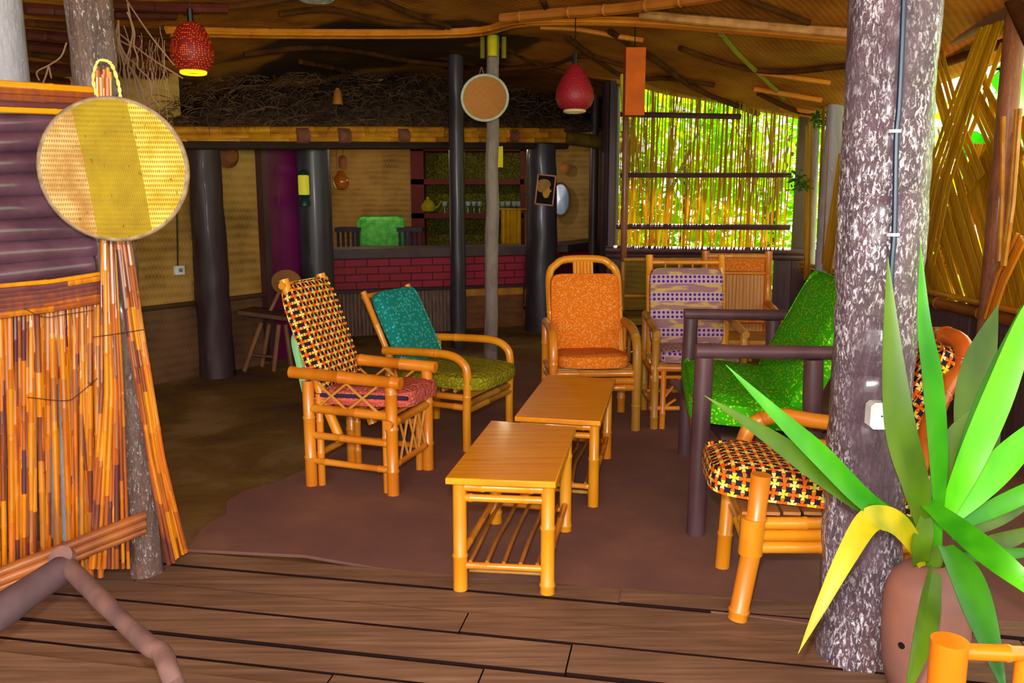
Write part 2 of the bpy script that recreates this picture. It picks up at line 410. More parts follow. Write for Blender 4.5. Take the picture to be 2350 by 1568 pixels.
# fabrics -------------------------------------------------------
def uvsep(t, sx, sy):
    tc = t.n('TexCoord').outputs['UV']; mp = t.n('Mapping', {'Vector': tc, 'Scale': (sx, sy, 1)}).outputs[0]
    sp = t.n('SeparateXYZ', {'Vector': mp}); return mp, sp.outputs[0], sp.outputs[1]
def petal_mat():
    t = NT('orange_petal_fabric'); mp, u, v = uvsep(t, 29, 29)
    fu = t.ma('ABSOLUTE', t.ma('SUBTRACT', t.ma('FRACT', u), .5)); fv = t.ma('ABSOLUTE', t.ma('SUBTRACT', t.ma('FRACT', v), .5))
    m_ = t.ma('SUBTRACT', 1.0, t.ma('MAXIMUM', fu, fv)); n_ = t.ma('MINIMUM', fu, fv)
    pet = t.ma('LESS_THAN', t.ma('ADD', t.ma('MULTIPLY', m_, m_), t.ma('MULTIPLY', n_, n_)), .505)
    mid = t.ma('GREATER_THAN', n_, .022)                      # thin dark line where two petals meet
    par = t.ma('MODULO', t.ma('ADD', t.ma('ADD', t.ma('FLOOR', t.ma('ADD', u, .5)), t.ma('FLOOR', t.ma('ADD', v, .5))), 200.0), 2.0)
    nz = t.noise(mp, 1.1, 1)
    or_ = L3(240, 100, 8); ye = t.mix(t.ramp(nz, [(.42, (0, 0, 0, 1)), (.58, (1, 1, 1, 1))]), L3(236, 206, 30), L3(236, 222, 140))
    col = t.mix(t.ma('MULTIPLY', pet, mid), L3(34, 26, 38), t.mix(par, or_, ye))
    return t.fin(col, .8, .2)
PETAL = petal_mat()
def teal_mat():
    t = NT('teal_ring_fabric'); mp, u, v = uvsep(t, 42, 42)
    vo = t.n('TexVoronoi', {'Vector': mp, 'Scale': 1.0, 'Randomness': .6}); d = vo.outputs['Distance']
    ring = t.ma('LESS_THAN', t.ma('ABSOLUTE', t.ma('SUBTRACT', d, .3)), .07)
    col = t.mix(ring, L3(0, 124, 116), L3(70, 190, 190))
    return t.fin(col, .7, .3)
TEAL = teal_mat()
def speck_mat(name, c1, c2, c3, s=60, th=.3, bump=0):
    t = NT(name); mp, u, v = uvsep(t, s, s)
    d = t.n('TexVoronoi', {'Vector': mp, 'Scale': 1.0}).outputs['Distance']; f = t.noise(mp, .35, 3)
    col = t.mix(t.ma('LESS_THAN', t.ma('ADD', d, t.ma('MULTIPLY', t.ma('SUBTRACT', f, .5), .6)), th), t.mix(f, L3(*c1), L3(*c3)), L3(*c2))
    if bump: t.bump(d, bump, .01)
    return t.fin(col, .85, .15)
ORNG = speck_mat('orange_speckled_fabric', (214, 104, 8), (232, 156, 84), (222, 118, 20), 85, .36)
GREEN = speck_mat('green_speckled_fabric', (40, 164, 4), (160, 226, 30), (70, 190, 8), 62, .33)
PINK = speck_mat('shaggy_pink_fabric', (178, 74, 62), (214, 118, 100), (196, 92, 78), 55, .3, .9)
OLIV = speck_mat('shaggy_olive_fabric', (120, 116, 8), (172, 160, 50), (140, 130, 16), 60, .3, .8)
MINT = simple('mint_green_cloth', (118, 184, 124), (132, 196, 136), 8, rough=.8, spec=.2)
TOWEL = simple('bright_green_towel', (70, 168, 66), (112, 200, 96), 14, rough=.9, spec=.1, bump=.5, bd=.01)
NAVY = simple('navy_piping', (26, 26, 56), (34, 34, 70), 5, rough=.7)
CORAL = simple('coral_edging', (228, 84, 70), (232, 96, 80), 5, rough=.7)
def dots_mat():
    t = NT('purple_dotted_fabric'); mp, v, u = uvsep(t, 32, 32)
    fu = t.ma('SUBTRACT', t.ma('FRACT', u), .5); fv = t.ma('SUBTRACT', t.ma('FRACT', v), .5)
    r2 = t.ma('ADD', t.ma('MULTIPLY', fu, fu), t.ma('MULTIPLY', fv, fv)); dot = t.ma('LESS_THAN', r2, .1)
    row = t.ma('LESS_THAN', t.ma('FRACT', t.ma('MULTIPLY', t.ma('FLOOR', v), .25)), .4)
    dm = t.ma('MULTIPLY', dot, row)
    nz = t.noise(t.n('Mapping', {'Vector': mp, 'Scale': (.9, .22, 1)}).outputs[0], 1, 1)
    base = t.mix(row, t.mix(t.ramp(nz, [(.42, (0, 0, 0, 1)), (.5, (1, 1, 1, 1))]), L3(196, 160, 96), L3(150, 112, 118)), L3(188, 156, 168))
    return t.fin(t.mix(dm, base, L3(70, 40, 128)), .8, .2)
DOTS = dots_mat()
def flat(name, c, rough=.6, spec=.3, coat=0, metal=0):
    t = NT(name); t.b.inputs['Metallic'].default_value = metal
    v = t.map(); f = t.noise(v, 8, 2); d = tuple(max(0, int(q * .9)) for q in c)
    return t.fin(t.ramp(f, [(.35, L3(*d)), (.65, L3(*c))]), rough, spec, coat)
def glow(name, c, st):
    t = NT(name); t.b.inputs['Emission Color'].default_value = L3(*c); t.b.inputs['Emission Strength'].default_value = st
    return t.fin(L3(*c), .5, .3)
PURP = flat('purple_gloss_paint', (104, 16, 70), .4, .35, .15)
PURPD = flat('purple_door_panel', (112, 20, 84), .35, .4, .15)
REDP = flat('dark_red_paint', (88, 12, 6), .6, .2)
WHITE = flat('white_plastic', (226, 228, 230), .3, .5)
BLACK = flat('black_plastic', (16, 16, 20), .35, .5)
CABLE = flat('blue_black_conduit', (22, 44, 70), .4, .4, 0)
GLASS = NT('clear_glass'); GLASS.b.inputs['Transmission Weight'].default_value = .85; GLASS = GLASS.fin((.75, .9, .9, 1), .05, .6)
SHELFBK = simple('olive_speckled_backing', (54, 48, 6), (96, 92, 20), 60, rough=.8, spec=.1, bump=0, lo=.45, hi=.6)
THATCH = simple('old_thatch', (52, 36, 26), (98, 72, 54), 12, (1, 1, 2), .9, .15, 0, .8, .03)
STRAWM = simple('straw_strands', (84, 60, 42), (136, 102, 76), 6, rough=.9, spec=.15, bump=0)
WEB = simple('dusty_rootlets', (110, 82, 62), (140, 108, 84), 5, rough=.9, spec=.1, bump=0)
WIRE = flat('rusty_tie_wire', (70, 36, 24), .7, .3)
def brick_mat():
    t = NT('red_painted_brick'); tc = t.n('TexCoord').outputs['Object']; sp = t.n('SeparateXYZ', {'Vector': tc})
    cv = t.n('CombineXYZ', {'X': sp.outputs[0], 'Y': sp.outputs[2], 'Z': 0.0}).outputs[0]
    br = t.n('TexBrick', {'Vector': cv, 'Color1': L3(170, 40, 36), 'Color2': L3(172, 34, 70), 'Mortar': L3(74, 12, 26), 'Scale': 1.0,
                          'Mortar Size': .008, 'Brick Width': .25, 'Row Height': .085, 'Bias': 0.0})
    f = t.noise(tc, 5, 3); col = t.mix(t.ma('MULTIPLY', f, .5), br.outputs[0], L3(110, 30, 44))
    t.bump(br.outputs[1], -.4, .01)
    return t.fin(col, .6, .3)
BRICK = brick_mat()
BRICKD = brick_mat()
CTOP = simple('dark_counter_slab', (62, 44, 44), (84, 62, 60), 4, rough=.5, spec=.4)
def basket_mat(kind):
    t = NT(kind + '_weave'); tc = t.n('TexCoord').outputs['Object']; sp = t.n('SeparateXYZ', {'Vector': tc}); x, z = sp.outputs[0], sp.outputs[2]
    if kind == 'large_basket':
        fx = t.ma('SINE', t.ma('MULTIPLY', x, 900)); row = t.ma('MULTIPLY', z, 62)
        alt = t.ma('SINE', t.ma('ADD', t.ma('MULTIPLY', x, 900), t.ma('MULTIPLY', t.ma('FLOOR', row), 3.14)))
        fz = t.ma('SINE', t.ma('MULTIPLY', row, 6.28))
        e = t.ma('ADD', t.ma('MULTIPLY', alt, .5), t.ma('MULTIPLY', fz, .5))
        s = t.ma('ADD', x, t.ma('MULTIPLY', z, .12))
        yl = t.ramp(t.noise(tc, 11, 4), [(.3, L3(140, 114, 4)), (.7, L3(166, 140, 10))])
        yb = t.ramp(t.noise(tc, 11, 4), [(.35, L3(184, 158, 20)), (.65, L3(218, 202, 96))])
        pl = t.ramp(t.noise(tc, 11, 4), [(.35, L3(160, 114, 56)), (.65, L3(204, 174, 116))])
        k1 = t.ma('LESS_THAN', s, -.095); k2 = t.ma('GREATER_THAN', s, .082)
        col = t.mix(k2, t.mix(k1, yl, pl), yb)
        st_ = t.mix(t.ma('MAXIMUM', k1, k2), (.3, .3, .3, 1), (.85, .85, .85, 1))
        dk = t.ma('MULTIPLY', t.ma('LESS_THAN', e, -.2), st_)
        col = t.mix(dk, col, L3(150, 104, 20))
        sp_ = t.noise(t.n('Mapping', {'Vector': tc, 'Scale': (1, 1, .6)}).outputs[0], 75, 2)
        col = t.mix(t.ramp(sp_, [(.68, (0, 0, 0, 1)), (.73, (.8, .8, .8, 1))]), col, L3(110, 84, 6))
    else:
        ax = t.ma('ABSOLUTE', x); az = t.ma('ABSOLUTE', z)
        q = t.ma('ADD', t.ma('MULTIPLY', t.ma('GREATER_THAN', ax, az), t.ma('ADD', x, z)), t.ma('MULTIPLY', t.ma('LESS_THAN', ax, az), t.ma('SUBTRACT', x, z)))
        e = t.ma('SINE', t.ma('MULTIPLY', q, 420))
        col = t.ramp(t.ma('ADD', t.ma('MULTIPLY', e, .3), .5), [(.2, L3(168, 100, 40)), (.8, L3(214, 146, 74))])
    t.bump(e, .5, .003)
    return t.fin(col, .6, .3)
BASKL = basket_mat('large_basket'); BASKS = basket_mat('small_basket')
RIM = simple('basket_rim', (120, 96, 70), (158, 132, 104), 30, rough=.6)
RIMG = simple('pale_green_rim', (176, 186, 150), (206, 206, 186), 10, rough=.5)
ROPE = simple('pale_braided_cord', (206, 188, 92), (232, 216, 130), 60, rough=.7)
def lantern_mat(name, c1, c2, lit=0):
    t = NT(name); v = t.map(); d = t.n('TexVoronoi', {'Vector': v, 'Scale': 75.0, 'Randomness': .25}).outputs['Distance']
    hole = t.ma('LESS_THAN', d, .3)
    col = t.mix(hole, L3(*c1), L3(*c2)); t.bump(d, .4, .004)
    if lit: t.set(t.b.inputs['Emission Color'], t.mix(hole, (0, 0, 0, 1), L3(255, 96, 24))); t.b.inputs['Emission Strength'].default_value = lit
    return t.fin(col, .5, .4)
LANR = lantern_mat('red_glazed_lantern', (138, 26, 18), (206, 74, 30), .35)
LANP = lantern_mat('crimson_glazed_lantern', (140, 20, 34), (178, 40, 58))
PAPER = flat('orange_paper', (204, 92, 8), .7, .2)
CERAM = simple('pinkish_grey_clay', (126, 88, 82), (168, 108, 88), 3, rough=.55, spec=.4, bump=.1)
GOURD = simple('polished_gourd', (176, 84, 14), (200, 106, 24), 4, rough=.22, spec=.6, coat=.5)
YPAP = flat('yellow_paper', (214, 196, 20), .7, .2)
def photo_mat():
    t = NT('portrait_picture'); tc = t.n('TexCoord').outputs['Object']; sp = t.n('SeparateXYZ', {'Vector': tc}); x, z = sp.outputs[0], sp.outputs[2]
    def ell(cx, cz, rx, rz):
        a = t.ma('DIVIDE', t.ma('SUBTRACT', x, cx), rx); b = t.ma('DIVIDE', t.ma('SUBTRACT', z, cz), rz)
        return t.ma('LESS_THAN', t.ma('ADD', t.ma('MULTIPLY', a, a), t.ma('MULTIPLY', b, b)), 1)
    scarf = t.ma('MAXIMUM', ell(-.02, .235, .075, .055), ell(-.045, .2, .06, .06)); face = ell(.012, .15, .042, .07); nose = ell(.05, .165, .02, .014)
    nz = t.noise(tc, 30, 2)
    col = t.mix(t.ma('MAXIMUM', face, nose), L3(24, 18, 14), t.mix(nz, L3(190, 120, 20), L3(226, 168, 60)))
    col = t.mix(scarf, col, t.mix(nz, L3(120, 78, 30), L3(196, 150, 84)))
    return t.fin(col, .7, .1)
PHOTO = photo_mat()
MIRR = flat('pale_blue_mirror', (96, 140, 196), .1, .8, .5)  # pale blue reflection put into the base colour of the glass
YCLOTH = flat('yellow_curtain_cloth', (196, 150, 6), .8, .2)

# ================================================================ SETTING
XR, YF = 3.07, 9.0                      # right wall plane, far wall plane
def zc(x, y):
    z = 2.34 + .2 * (XR - x); z = z if z < 2.9 else 2.9 + (1 - math.exp(-(z - 2.9) * 2)) * .1
    z += .08 * max(0, 9 - y) * min(1, max(0, (x + 1) / 4))
    if x < -1.0: z -= .3 * (-1.0 - x) - .12 * (1 - math.exp(-(-1.0 - x) * 2.5))
    s_ = abs(math.sin(x * 3.1 + y * .6)) * abs(math.sin(y * 1.55 + .4 * x))
    return z - .045 * s_ + .012 * noise.noise(Vector((x * 2, y * 2, 0)))
def onC(px, py, off=0.0):
    d = ray(px, py); o = Vector((0, 0, H0)); t = 1.0
    while t < 14:
        p = o + d * t
        if p.z > zc(p.x, p.y) - off: return p
        t += .02
    return o + d * 12
# floors
mb = MB(); nx, ny = 30, 30
for j in range(ny + 1):
    for i in range(nx + 1):
        x = -7 + 11.5 * i / nx; y = 1.6 + 12.2 * j / ny
        mb.v.append(Vector((x, y, -.03 + .012 * noise.noise(Vector((x, y, 0))) )))
for j in range(ny):
    for i in range(nx):
        a = j * (nx + 1) + i; mb.f.append((a, a + 1, a + nx + 2, a + nx + 1))
struct(mb, 'floor', EARTH)
# carpet that covers the sitting area
edge = [G(430, 1262), G(700, 1275), G(860, 1303), G(1150, 1335), G(1400, 1375), G(1860, 1432), G(2120, 1480), G(2500, 1420), G(2500, 1000), G(1900, 830),
        G(1500, 860), G(1250, 830), G(1000, 850), G(880, 900), G(820, 985), G(760, 1050), G(640, 1105), G(560, 1128), G(520, 1150), G(520, 1180), G(470, 1205)]
mb = MB(); base = [Vector((p.x, p.y, -.012)) for p in edge]; mb.poly(base, (0, 0, .014))
tag(mb.build('carpet', CARPET), 'worn purplish brown carpet with a frayed edge lying under the chairs', 'carpet')
# deck planks: rows run about 10.9 deg off the picture plane
dv = Vector((.982, -.188, 0)).normalized(); nv = Vector((.188, .982, 0)).normalized()
fr = G(1150, 1360)            # a point on the far edge line of the deck
e0 = G(860, 1303).dot(nv)
mb = MB(); y = e0 - .005; wl = [.13, .17, .15, .2, .12, .11, .19, .17, .2, .18, .2, .2, .2, .2]
for i, wd in enumerate(wl):
    gap = random.choice([.008, .014, .022]); yc = y - wd / 2; zz = random.uniform(-.006, .006) + (.012 if i == 6 else 0)
    brk = [-5.0, random.uniform(-2.2, -.2), random.uniform(.4, 2.0), 4.5] if i % 2 else [-5.0, random.uniform(-.8, .8), 4.5]
    for a, b in zip(brk, brk[1:]):
        c = dv * ((a + b) / 2) + nv * (yc); zz2 = zz + random.uniform(-.003, .003)
        mb.box((c.x, c.y, zz2 - .016), (b - a - .006, wd - gap, .032), Matrix.Rotation(math.atan2(dv.y, dv.x), 3, 'Z'))
    y -= wd
o = struct(mb, 'floor', PLANK); o.data.materials.append(flat('shaded_plank_edge', (36, 22, 20), .95, .05))  # dark side faces put the shade of the gaps into the colour
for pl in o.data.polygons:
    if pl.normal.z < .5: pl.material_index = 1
mb = MB(); c_ = nv * (e0 - 1.25); mb.box((c_.x, c_.y, -.022), (9.6, 2.46, .02), Matrix.Rotation(math.atan2(dv.y, dv.x), 3, 'Z')); struct(mb, 'floor', flat('dark_gap_layer', (30, 18, 18), .95, .05))  # dark layer just below the plank tops, seen through the gaps
mb = MB(); mb.box((0, 0, -.22), (14, 8, .04)); struct(mb, 'floor', flat('dark_subfloor', (34, 22, 24), .9, .1))
mb = MB(); mb.box((1, 9, -.32), (44, 44, .04)); tag(mb.build('garden_ground', flat('garden_soil', (90, 110, 40), .9, .1)), kind='structure')
# ceiling
mb = MB(); nx, ny = 110, 130; x0, x1, y0, y1 = -7.0, XR + .35, -2.2, 13.2
for j in range(ny + 1):
    for i in range(nx + 1):
        x = x0 + (x1 - x0) * i / nx; y = y0 + (y1 - y0) * j / ny; mb.v.append(Vector((x, y, zc(x, y))))
for j in range(ny):
    for i in range(nx):
        if x0 + (x1 - x0) * i / nx > 1.15 and y0 + (y1 - y0) * j / ny > 9.2: continue
        a = j * (nx + 1) + i; mb.f.append((a, a + nx + 1, a + nx + 2, a + 1))
o = struct(mb, 'ceiling', mat_dark_patch(CEILM))
md = o.modifiers.new('thick', 'SOLIDIFY'); md.thickness = .05; md.offset = -1
# left mat wall
A = G(400, 867); wd_ = Vector((1425, 1950, 0)).normalized(); A0 = A - wd_ * 3.2; A1 = LN(738, 600, A, A + wd_); A1.z = 0; wn = Vector((wd_.y, -wd_.x, 0))
def wallstrip(a, b, z0, z1, th=.06):
    m_ = MB(); n_ = (Vector((b.x - a.x, b.y - a.y, 0))).normalized(); q = Vector((-n_.y, n_.x, 0)) * th
    m_.poly([Vector((a.x, a.y, z0)), Vector((b.x, b.y, z0)), Vector((b.x, b.y, z1)), Vector((a.x, a.y, z1))], q); return m_
zs = .62
Am = LN(436, 600, A, A + wd_); Am.z = 0
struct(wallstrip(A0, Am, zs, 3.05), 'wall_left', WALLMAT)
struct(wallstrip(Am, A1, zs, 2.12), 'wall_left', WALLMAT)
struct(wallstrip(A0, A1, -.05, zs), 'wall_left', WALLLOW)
mb = MB(); mb.tube([A0 + wn * .03 + Vector((0, 0, zs - .01)), A + wn * .03 + Vector((0, 0, zs)), A1 + wn * .03 + Vector((0, 0, zs + .02))], .022, 8); struct(mb, 'trim_1', simple('dark_seam_batten', (62, 40, 14), (84, 56, 22), 5))
# back wall behind the bar
struct(wallstrip(Vector((-4.2, 12.3, 0)), Vector((1.3, 12.3, 0)), -.05, 3.1), 'wall_back', WALLMAT)
struct(wallstrip(Vector((1.08, YF + .1, 0)), Vector((1.2, 12.3, 0)), -.05, 3.1), 'wall_back', DPOST)
# far right wall: low boards with slits, then a rail, reed screen above (thing)
mb = MB(); x = 1.0; slits = [P(q, 600, YF).x for q in (1537, 1597, 1645, 1773)]
while x < XR + .1:
    wd2 = random.uniform(.17, .24); x2 = x + wd2
    near = [s_ for s_ in slits if x < s_ < x2 + .12]
    if near: x2 = near[0] - .012
    mb.box(((x + x2) / 2, YF, .46), (x2 - x, .03, 1.06)); x = x2 + (.026 if near else .001)
struct(mb, 'wall_far', BOARD)
mb = MB(); za, zb = P(1420, 560, YF).z, P(1420, 572, YF).z
mb.tube([(.98, YF - .02, .985), (2, YF - .03, .97), (XR, YF - .02, .96)], .045, 10); mb.tube([(.98, YF - .05, .92), (XR, YF - .05, .90)], .03, 8)
struct(mb, 'trim_2', BPOST)
mb = MB(); mb.box((XR - .02, YF + .0, 1.2), (.2, .05, 2.4)); struct(mb, 'wall_far', BPOST)
# right wall lower boards
mb = MB(); y = 2.3
while y < YF:
    wd2 = random.uniform(.15, .22); mb.box((XR + .05 + random.uniform(-.006, .006), y + wd2 / 2, .34), (.03, wd2 - .003, .84)); y += wd2
struct(mb, 'wall_right', BOARD)
# right wall beyond / before the view and walls that close the porch sides outside the frame
struct(wallstrip(Vector((-7, 13, 0)), Vector((-7, -2, 0)), -.05, 3.05), 'wall_left', WALLMAT)

# ================================================================ CEILING POLES
def pole(px_pts, r, m, label, cat='pole', name='bamboo_pole', group=None, seg=.35, off=None, bam=True, parent=None):
    pts = smooth([onC(a, b, (off if off is not None else r)) for a, b in px_pts], 5); mb = MB()
    if bam: mb.bam(pts, r, seg, 8)
    else: mb.tube(pts, r, 8, prof=lambda t, a, p: 1 + .15 * noise.noise(p * 6))
    if parent is not None: return mb.build(name, m, parent, world=True)
    return tag(mb.build(name, m), label, cat, group)
bp = [(380, 72), (700, 78), (1065, 75), (1200, 50), (1450, 50), (1700, 68), (1968, 92)]
t_ = thing('cane_bundle', 'long bright orange cane bundle lashed across the woven ceiling', 'bundle', onC(1065, 75, .03))
for k, (dy, cut) in enumerate(((-9, (0, 7)), (0, (0, 7)), (9, (0, 7)), (4, (3, 7)))):
    q = [(a + k * 3, b + dy * .75) for a, b in bp][cut[0]:cut[1]]
    pole(q, .017, BEAMO, None, name='cane', off=.03 + .022 * (k % 2), parent=t_)
pole([(1150, 42), (1290, 29), (1420, 20), (1545, 4), (1640, -10), (1720, -30)], .04, simple('warm_brown_bamboo', (160, 88, 20), (180, 104, 30), 4), 'thick smooth brown pole under the ceiling rising to the right', off=.06)
pole([(1470, 33), (1600, 46), (1750, 60), (1968, 78)], .034, BEAMT, 'tan bark-covered pole resting along the top of the orange cane bundle', bam=False, name='bark_pole', off=.055)
pole([(1240, 62), (1330, 68), (1420, 84), (1475, 92)], .02, BEAMO, 'short orange cane just below the cane bundle, left of the orange paper lantern')
pole([(1655, 78), (1692, 122), (1740, 168), (1800, 225)], .022, BEAMG, 'green bamboo rafter sloping down to the right above the reed screen', name='rafter', cat='rafter')
pole([(1400, 72), (1500, 135), (1600, 205), (1740, 262)], .028, BEAMB, 'brown rafter running from the cane bundle to the top of the reed screen', name='rafter', cat='rafter')
pole([(1740, 166), (1905, 190)], .022, BEAMO, 'upper of three short orange purlins near the right posts', name='purlin', cat='purlin', group='short orange purlins at the right eave')
pole([(1730, 204), (1886, 230)], .024, BEAMO, 'middle of three short orange purlins near the right posts', name='purlin', cat='purlin', group='short orange purlins at the right eave')
pole([(1790, 247), (1872, 258)], .022, BEAMO, 'lowest of three short orange purlins near the right posts', name='purlin', cat='purlin', group='short orange purlins at the right eave')
dk = [([(640, 32), (760, 22), (880, 50), (1020, 62)], 'dark ceiling pole just above the cane bundle over the bar'),
      ([(860, -5), (940, 30), (1030, 62)], 'dark pole slanting from the top edge to the middle of the cane bundle'),
      ([(690, 142), (800, 165), (900, 205), (1010, 250)], 'dark pole slanting down over the thatched bar roof'),
      ([(560, 125), (700, 110), (820, 118), (940, 140), (1045, 150)], 'dark curved pole behind the thin dark post top'),
      ([(1150, 105), (1230, 145), (1330, 178), (1430, 215)], 'brown pole passing above the crimson lantern'),
      ([(1150, 160), (1260, 150), (1340, 128), (1430, 150)], 'brown curved pole crossing behind the crimson lantern cord'),
      ([(1245, 0), (1265, 45)], 'short brown stick hanging across the thick ceiling pole'),
      ([(1300, 85), (1360, 130), (1440, 178), (1540, 180), (1640, 196)], 'brown curved pole passing behind the orange paper lantern'),
      ([(1560, 110), (1680, 150), (1790, 165), (1960, 150)], 'sagging brown pole in the ceiling above the far corner'),
      ([(1740, 215), (1820, 252), (1880, 262)], 'brown pole along the eave above the far corner post'),
      ([(1690, -10), (1856, 52)], 'brown rafter meeting the bark pole at the right'),
      ([(60, 52), (230, 66), (400, 78)], 'dark red pole in the ceiling corner above the tree trunk post'),
      ([(55, 120), (250, 150), (380, 190)], 'dark red pole low in the left ceiling corner'),
      ([(420, 28), (560, 12), (700, -10)], 'brown pole above the red lantern at the top edge')]
for q, lb in dk: pole(q, .024, BEAMB, lb, name='ceiling_pole')

for k, (a, b, c_, d) in enumerate(((56, 20, 400, 34), (56, 78, 390, 100), (56, 104, 385, 128), (56, 150, 380, 172), (240, 8, 520, 20), (56, 176, 330, 205))):
    pole([(a, b), ((a + c_) / 2, (b + d) / 2 + 3), (c_, d)], .034, REDW, 'dark red pole under the roof around the tree trunk post', name='ceiling_pole', group='dark red poles of the left roof corner')

# ================================================================ POSTS
def post(px, py, ptop, r0, r1, m, label, name='wooden_post', top=None, lean=None, amp=.1, n=22, k=26, z0=-.03, freq=2.2, col=None):
    b = G(px, py); tp = P(ptop[0], ptop[1], b.y); dirv = (tp - b); ztop = top if top else zc(tp.x, b.y) + .03
    e = b + dirv * (ztop / dirv.z); pts = [b.lerp(e, i / k) + Vector((noise.noise(Vector((i * .35, px, 0))) * .012, noise.noise(Vector((i * .35, 0, px))) * .012, 0)) for i in range(k + 1)]
    pts[0].z = z0
    mb = MB(); mb.tube(pts, [r0 + (r1 - r0) * i / k for i in range(k + 1)], n, prof=lambda t, a, p: 1 + amp * noise.noise(Vector((math.cos(a) * freq, math.sin(a) * freq, p.z * 2.2 + px))) + amp * .35 * noise.noise(Vector((math.cos(a) * 6, math.sin(a) * 6, p.z * 5))))
    return tag(mb.build(name, m), label, 'post')
big = post(1958, 1500, (2056, 0), .118, .136, BARKR, 'thick rough purple-grey trunk post with white lichen flecks at right front', 'trunk_post', n=48, k=110, amp=.07, freq=2.6)
post(338, 1312, (200, 0), .064, .086, BARKL, 'knotted tree trunk post with peeling bark behind the large round basket', 'trunk_post', n=28, k=70, amp=.16)
lp = P(18, 190, 3.7); mb = MB(); mb.tube([(lp.x + .12, 3.7, -.03), (lp.x, 3.7, 1.9), P(-5, -20, 3.7), P(-30, -300, 3.7)], [.1, .085, .085, .085], 20)
tag(mb.build('wooden_post', PALE), 'pale whitish post at the top left corner above the log wall', 'post')
post(500, 857, (466, 335), .145, .135, DPOST, 'dark peeled log post left of the purple door', 'log_post', amp=.1, top=1.98)
mb = MB(); q0 = P(727, 600, 8.2); mb.tube([(q0.x, 8.2 , -.03), (q0.x, 8.2, 1.2), (q0.x, 8.2, 2.0)], [.165, .16, .158], 28); tag(mb.build('log_post', GPOST), 'wide glossy dark post with a small wall lantern on it', 'post')
post(1243, 752, (1243, 335), .195, .165, GPOST, 'wide glossy dark post that carries the framed portrait', 'log_post', top=2.12, amp=.05)
post(1053, 790, (1045, 90), .083, .078, GPOST, 'thin glossy dark post left of the grey pole', 'thin_post', amp=.04)
post(1127, 832, (1131, 100), .062, .055, BARKG, 'thin pale grey pole with the small round basket on it', 'thin_post', amp=.1)
for px, y_, wd2, lb in ((1362, 10.6, .055, 'slim dark post right of the oval mirror'), (1399, 9.4, .10, 'dark post at the left end of the far reed screen')):
    q = P(px, 450, y_); mb = MB(); mb.tube([(q.x, y_, -.03), (q.x, y_, zc(q.x, y_))], wd2, 14); tag(mb.build('wooden_post', DPOST), lb, 'post')
q = P(1436, 450, YF - .12); mb = MB(); mb.tube([(q.x, YF - .12, -.03), (q.x - .02, YF - .12, zc(q.x, YF - .12))], .035, 12); tag(mb.build('wooden_post', REDBARK), 'thin reddish post beside the left edge of the far reed screen', 'post')

# ================================================================ FAR REED SCREEN
t_ = thing('reed_screen', 'upright reed screen glowing green and yellow with daylight in the far opening', 'screen', (2.1, YF - .05, .95))
xa, xb = P(1424, 400, YF).x, P(1812, 400, YF).x
mb = MB(); x = xa
while x < xb:
    lean = random.uniform(-.02, .05); r = random.uniform(.005, .009); j = random.uniform(-.02, .02)
    zt = zc(x, YF) + .05; zm = 1.62
    mb.tube([(x - lean, YF + j, .9), (x, YF + j * .5, zm + random.uniform(-.02, .02)), (x + lean * .4, YF + j, zt)], [r, r * 1.05, r * .8], 6)
    x += r * 2 + (random.choice([.001, .003, .007, .010, .015, .022]) if not (P(1800, 300, YF).x < x) else .05)
for k in range(26):
    x = random.uniform(xa, xb); l_ = random.uniform(-.15, .15); mb.tube([(x - l_, YF + .03, .92), (x + l_, YF + .03, zc(x, YF) + .02)], .007, 6)
mb.build('reeds', REED, t_, world=True)
for pa, pb, r in (((1424, 262), (1700, 268), .028), ((1424, 402), (1815, 402), .026), ((1415, 520), (1812, 522), .03)):
    mb = MB(); mb.tube([P(*pa, YF - .05), P(*pb, YF - .05)], r, 8); mb.build('cross_rail', BPOST, t_, world=True)

# ================================================================ RIGHT WALL LATTICE
def band(name, pts, wpx, n, label, x=XR, m=SPLIT, group=None, cat='brace', gap=.1, th=.006, jit=.0, part='strip', tub=False):
    """a flat bundle of split bamboo strips running along the pixel line pts on the right wall plane"""
    W = [X(a, b, x) for a, b in pts]; wds = wpx if isinstance(wpx, (list, tuple)) else [wpx] * len(pts)
    mid = W[len(W) // 2]; root = thing(name, label, cat, tuple(W[-1]), 0, group)
    d = (W[-1] - W[0]).normalized(); s_ = Vector((1, 0, 0)).cross(d).normalized()
    for k in range(n):
        o_ = (k + .5) / n - .5; pp = []
        for q, wp in zip(W, wds):
            ww = wp * q.y * q.y / (XR * F) * 1.02; pp.append(q + s_ * o_ * ww)
        jx = random.uniform(-.012, .012); e1, e2 = random.uniform(-jit, jit), random.uniform(-jit, jit)
        pp[0] = pp[0] + d * e1 + s_ * e1 * .1; pp[-1] = pp[-1] + d * e2 + s_ * e2 * .15
        hw = (wds[0] + wds[-1]) / 2 * mid.y ** 2 / (XR * F) / n / 2 * (1 - gap) * (.8 if tub else 1)
        mb = MB()
        if tub: mb.bam([p + Vector((jx, 0, 0)) for p in pp], hw, .3, 8)
        else:
            for a, b in zip(pp, pp[1:]): mb.bar(a + Vector((jx, 0, 0)), b + Vector((jx, 0, 0)), hw * 2, th, tuple(s_))
        mb.build(part, m, root, world=True)
    return root
band('split_bamboo_brace', [(2294, 5), (2215, 225), (2158, 400), (2118, 580)], [38, 46, 54, 60], 8, 'broad split bamboo brace slanting down left across the right opening', XR - .06)
band('split_bamboo_brace', [(2138, 120), (2185, 290), (2240, 420)], [34, 36, 36], 5, 'split bamboo brace slanting down right beside the big trunk post', XR - .02)
band('split_bamboo_brace', [(2245, 215), (2330, 390)], [40, 60], 6, 'split bamboo brace slanting down right under the banana leaves', XR - .0)
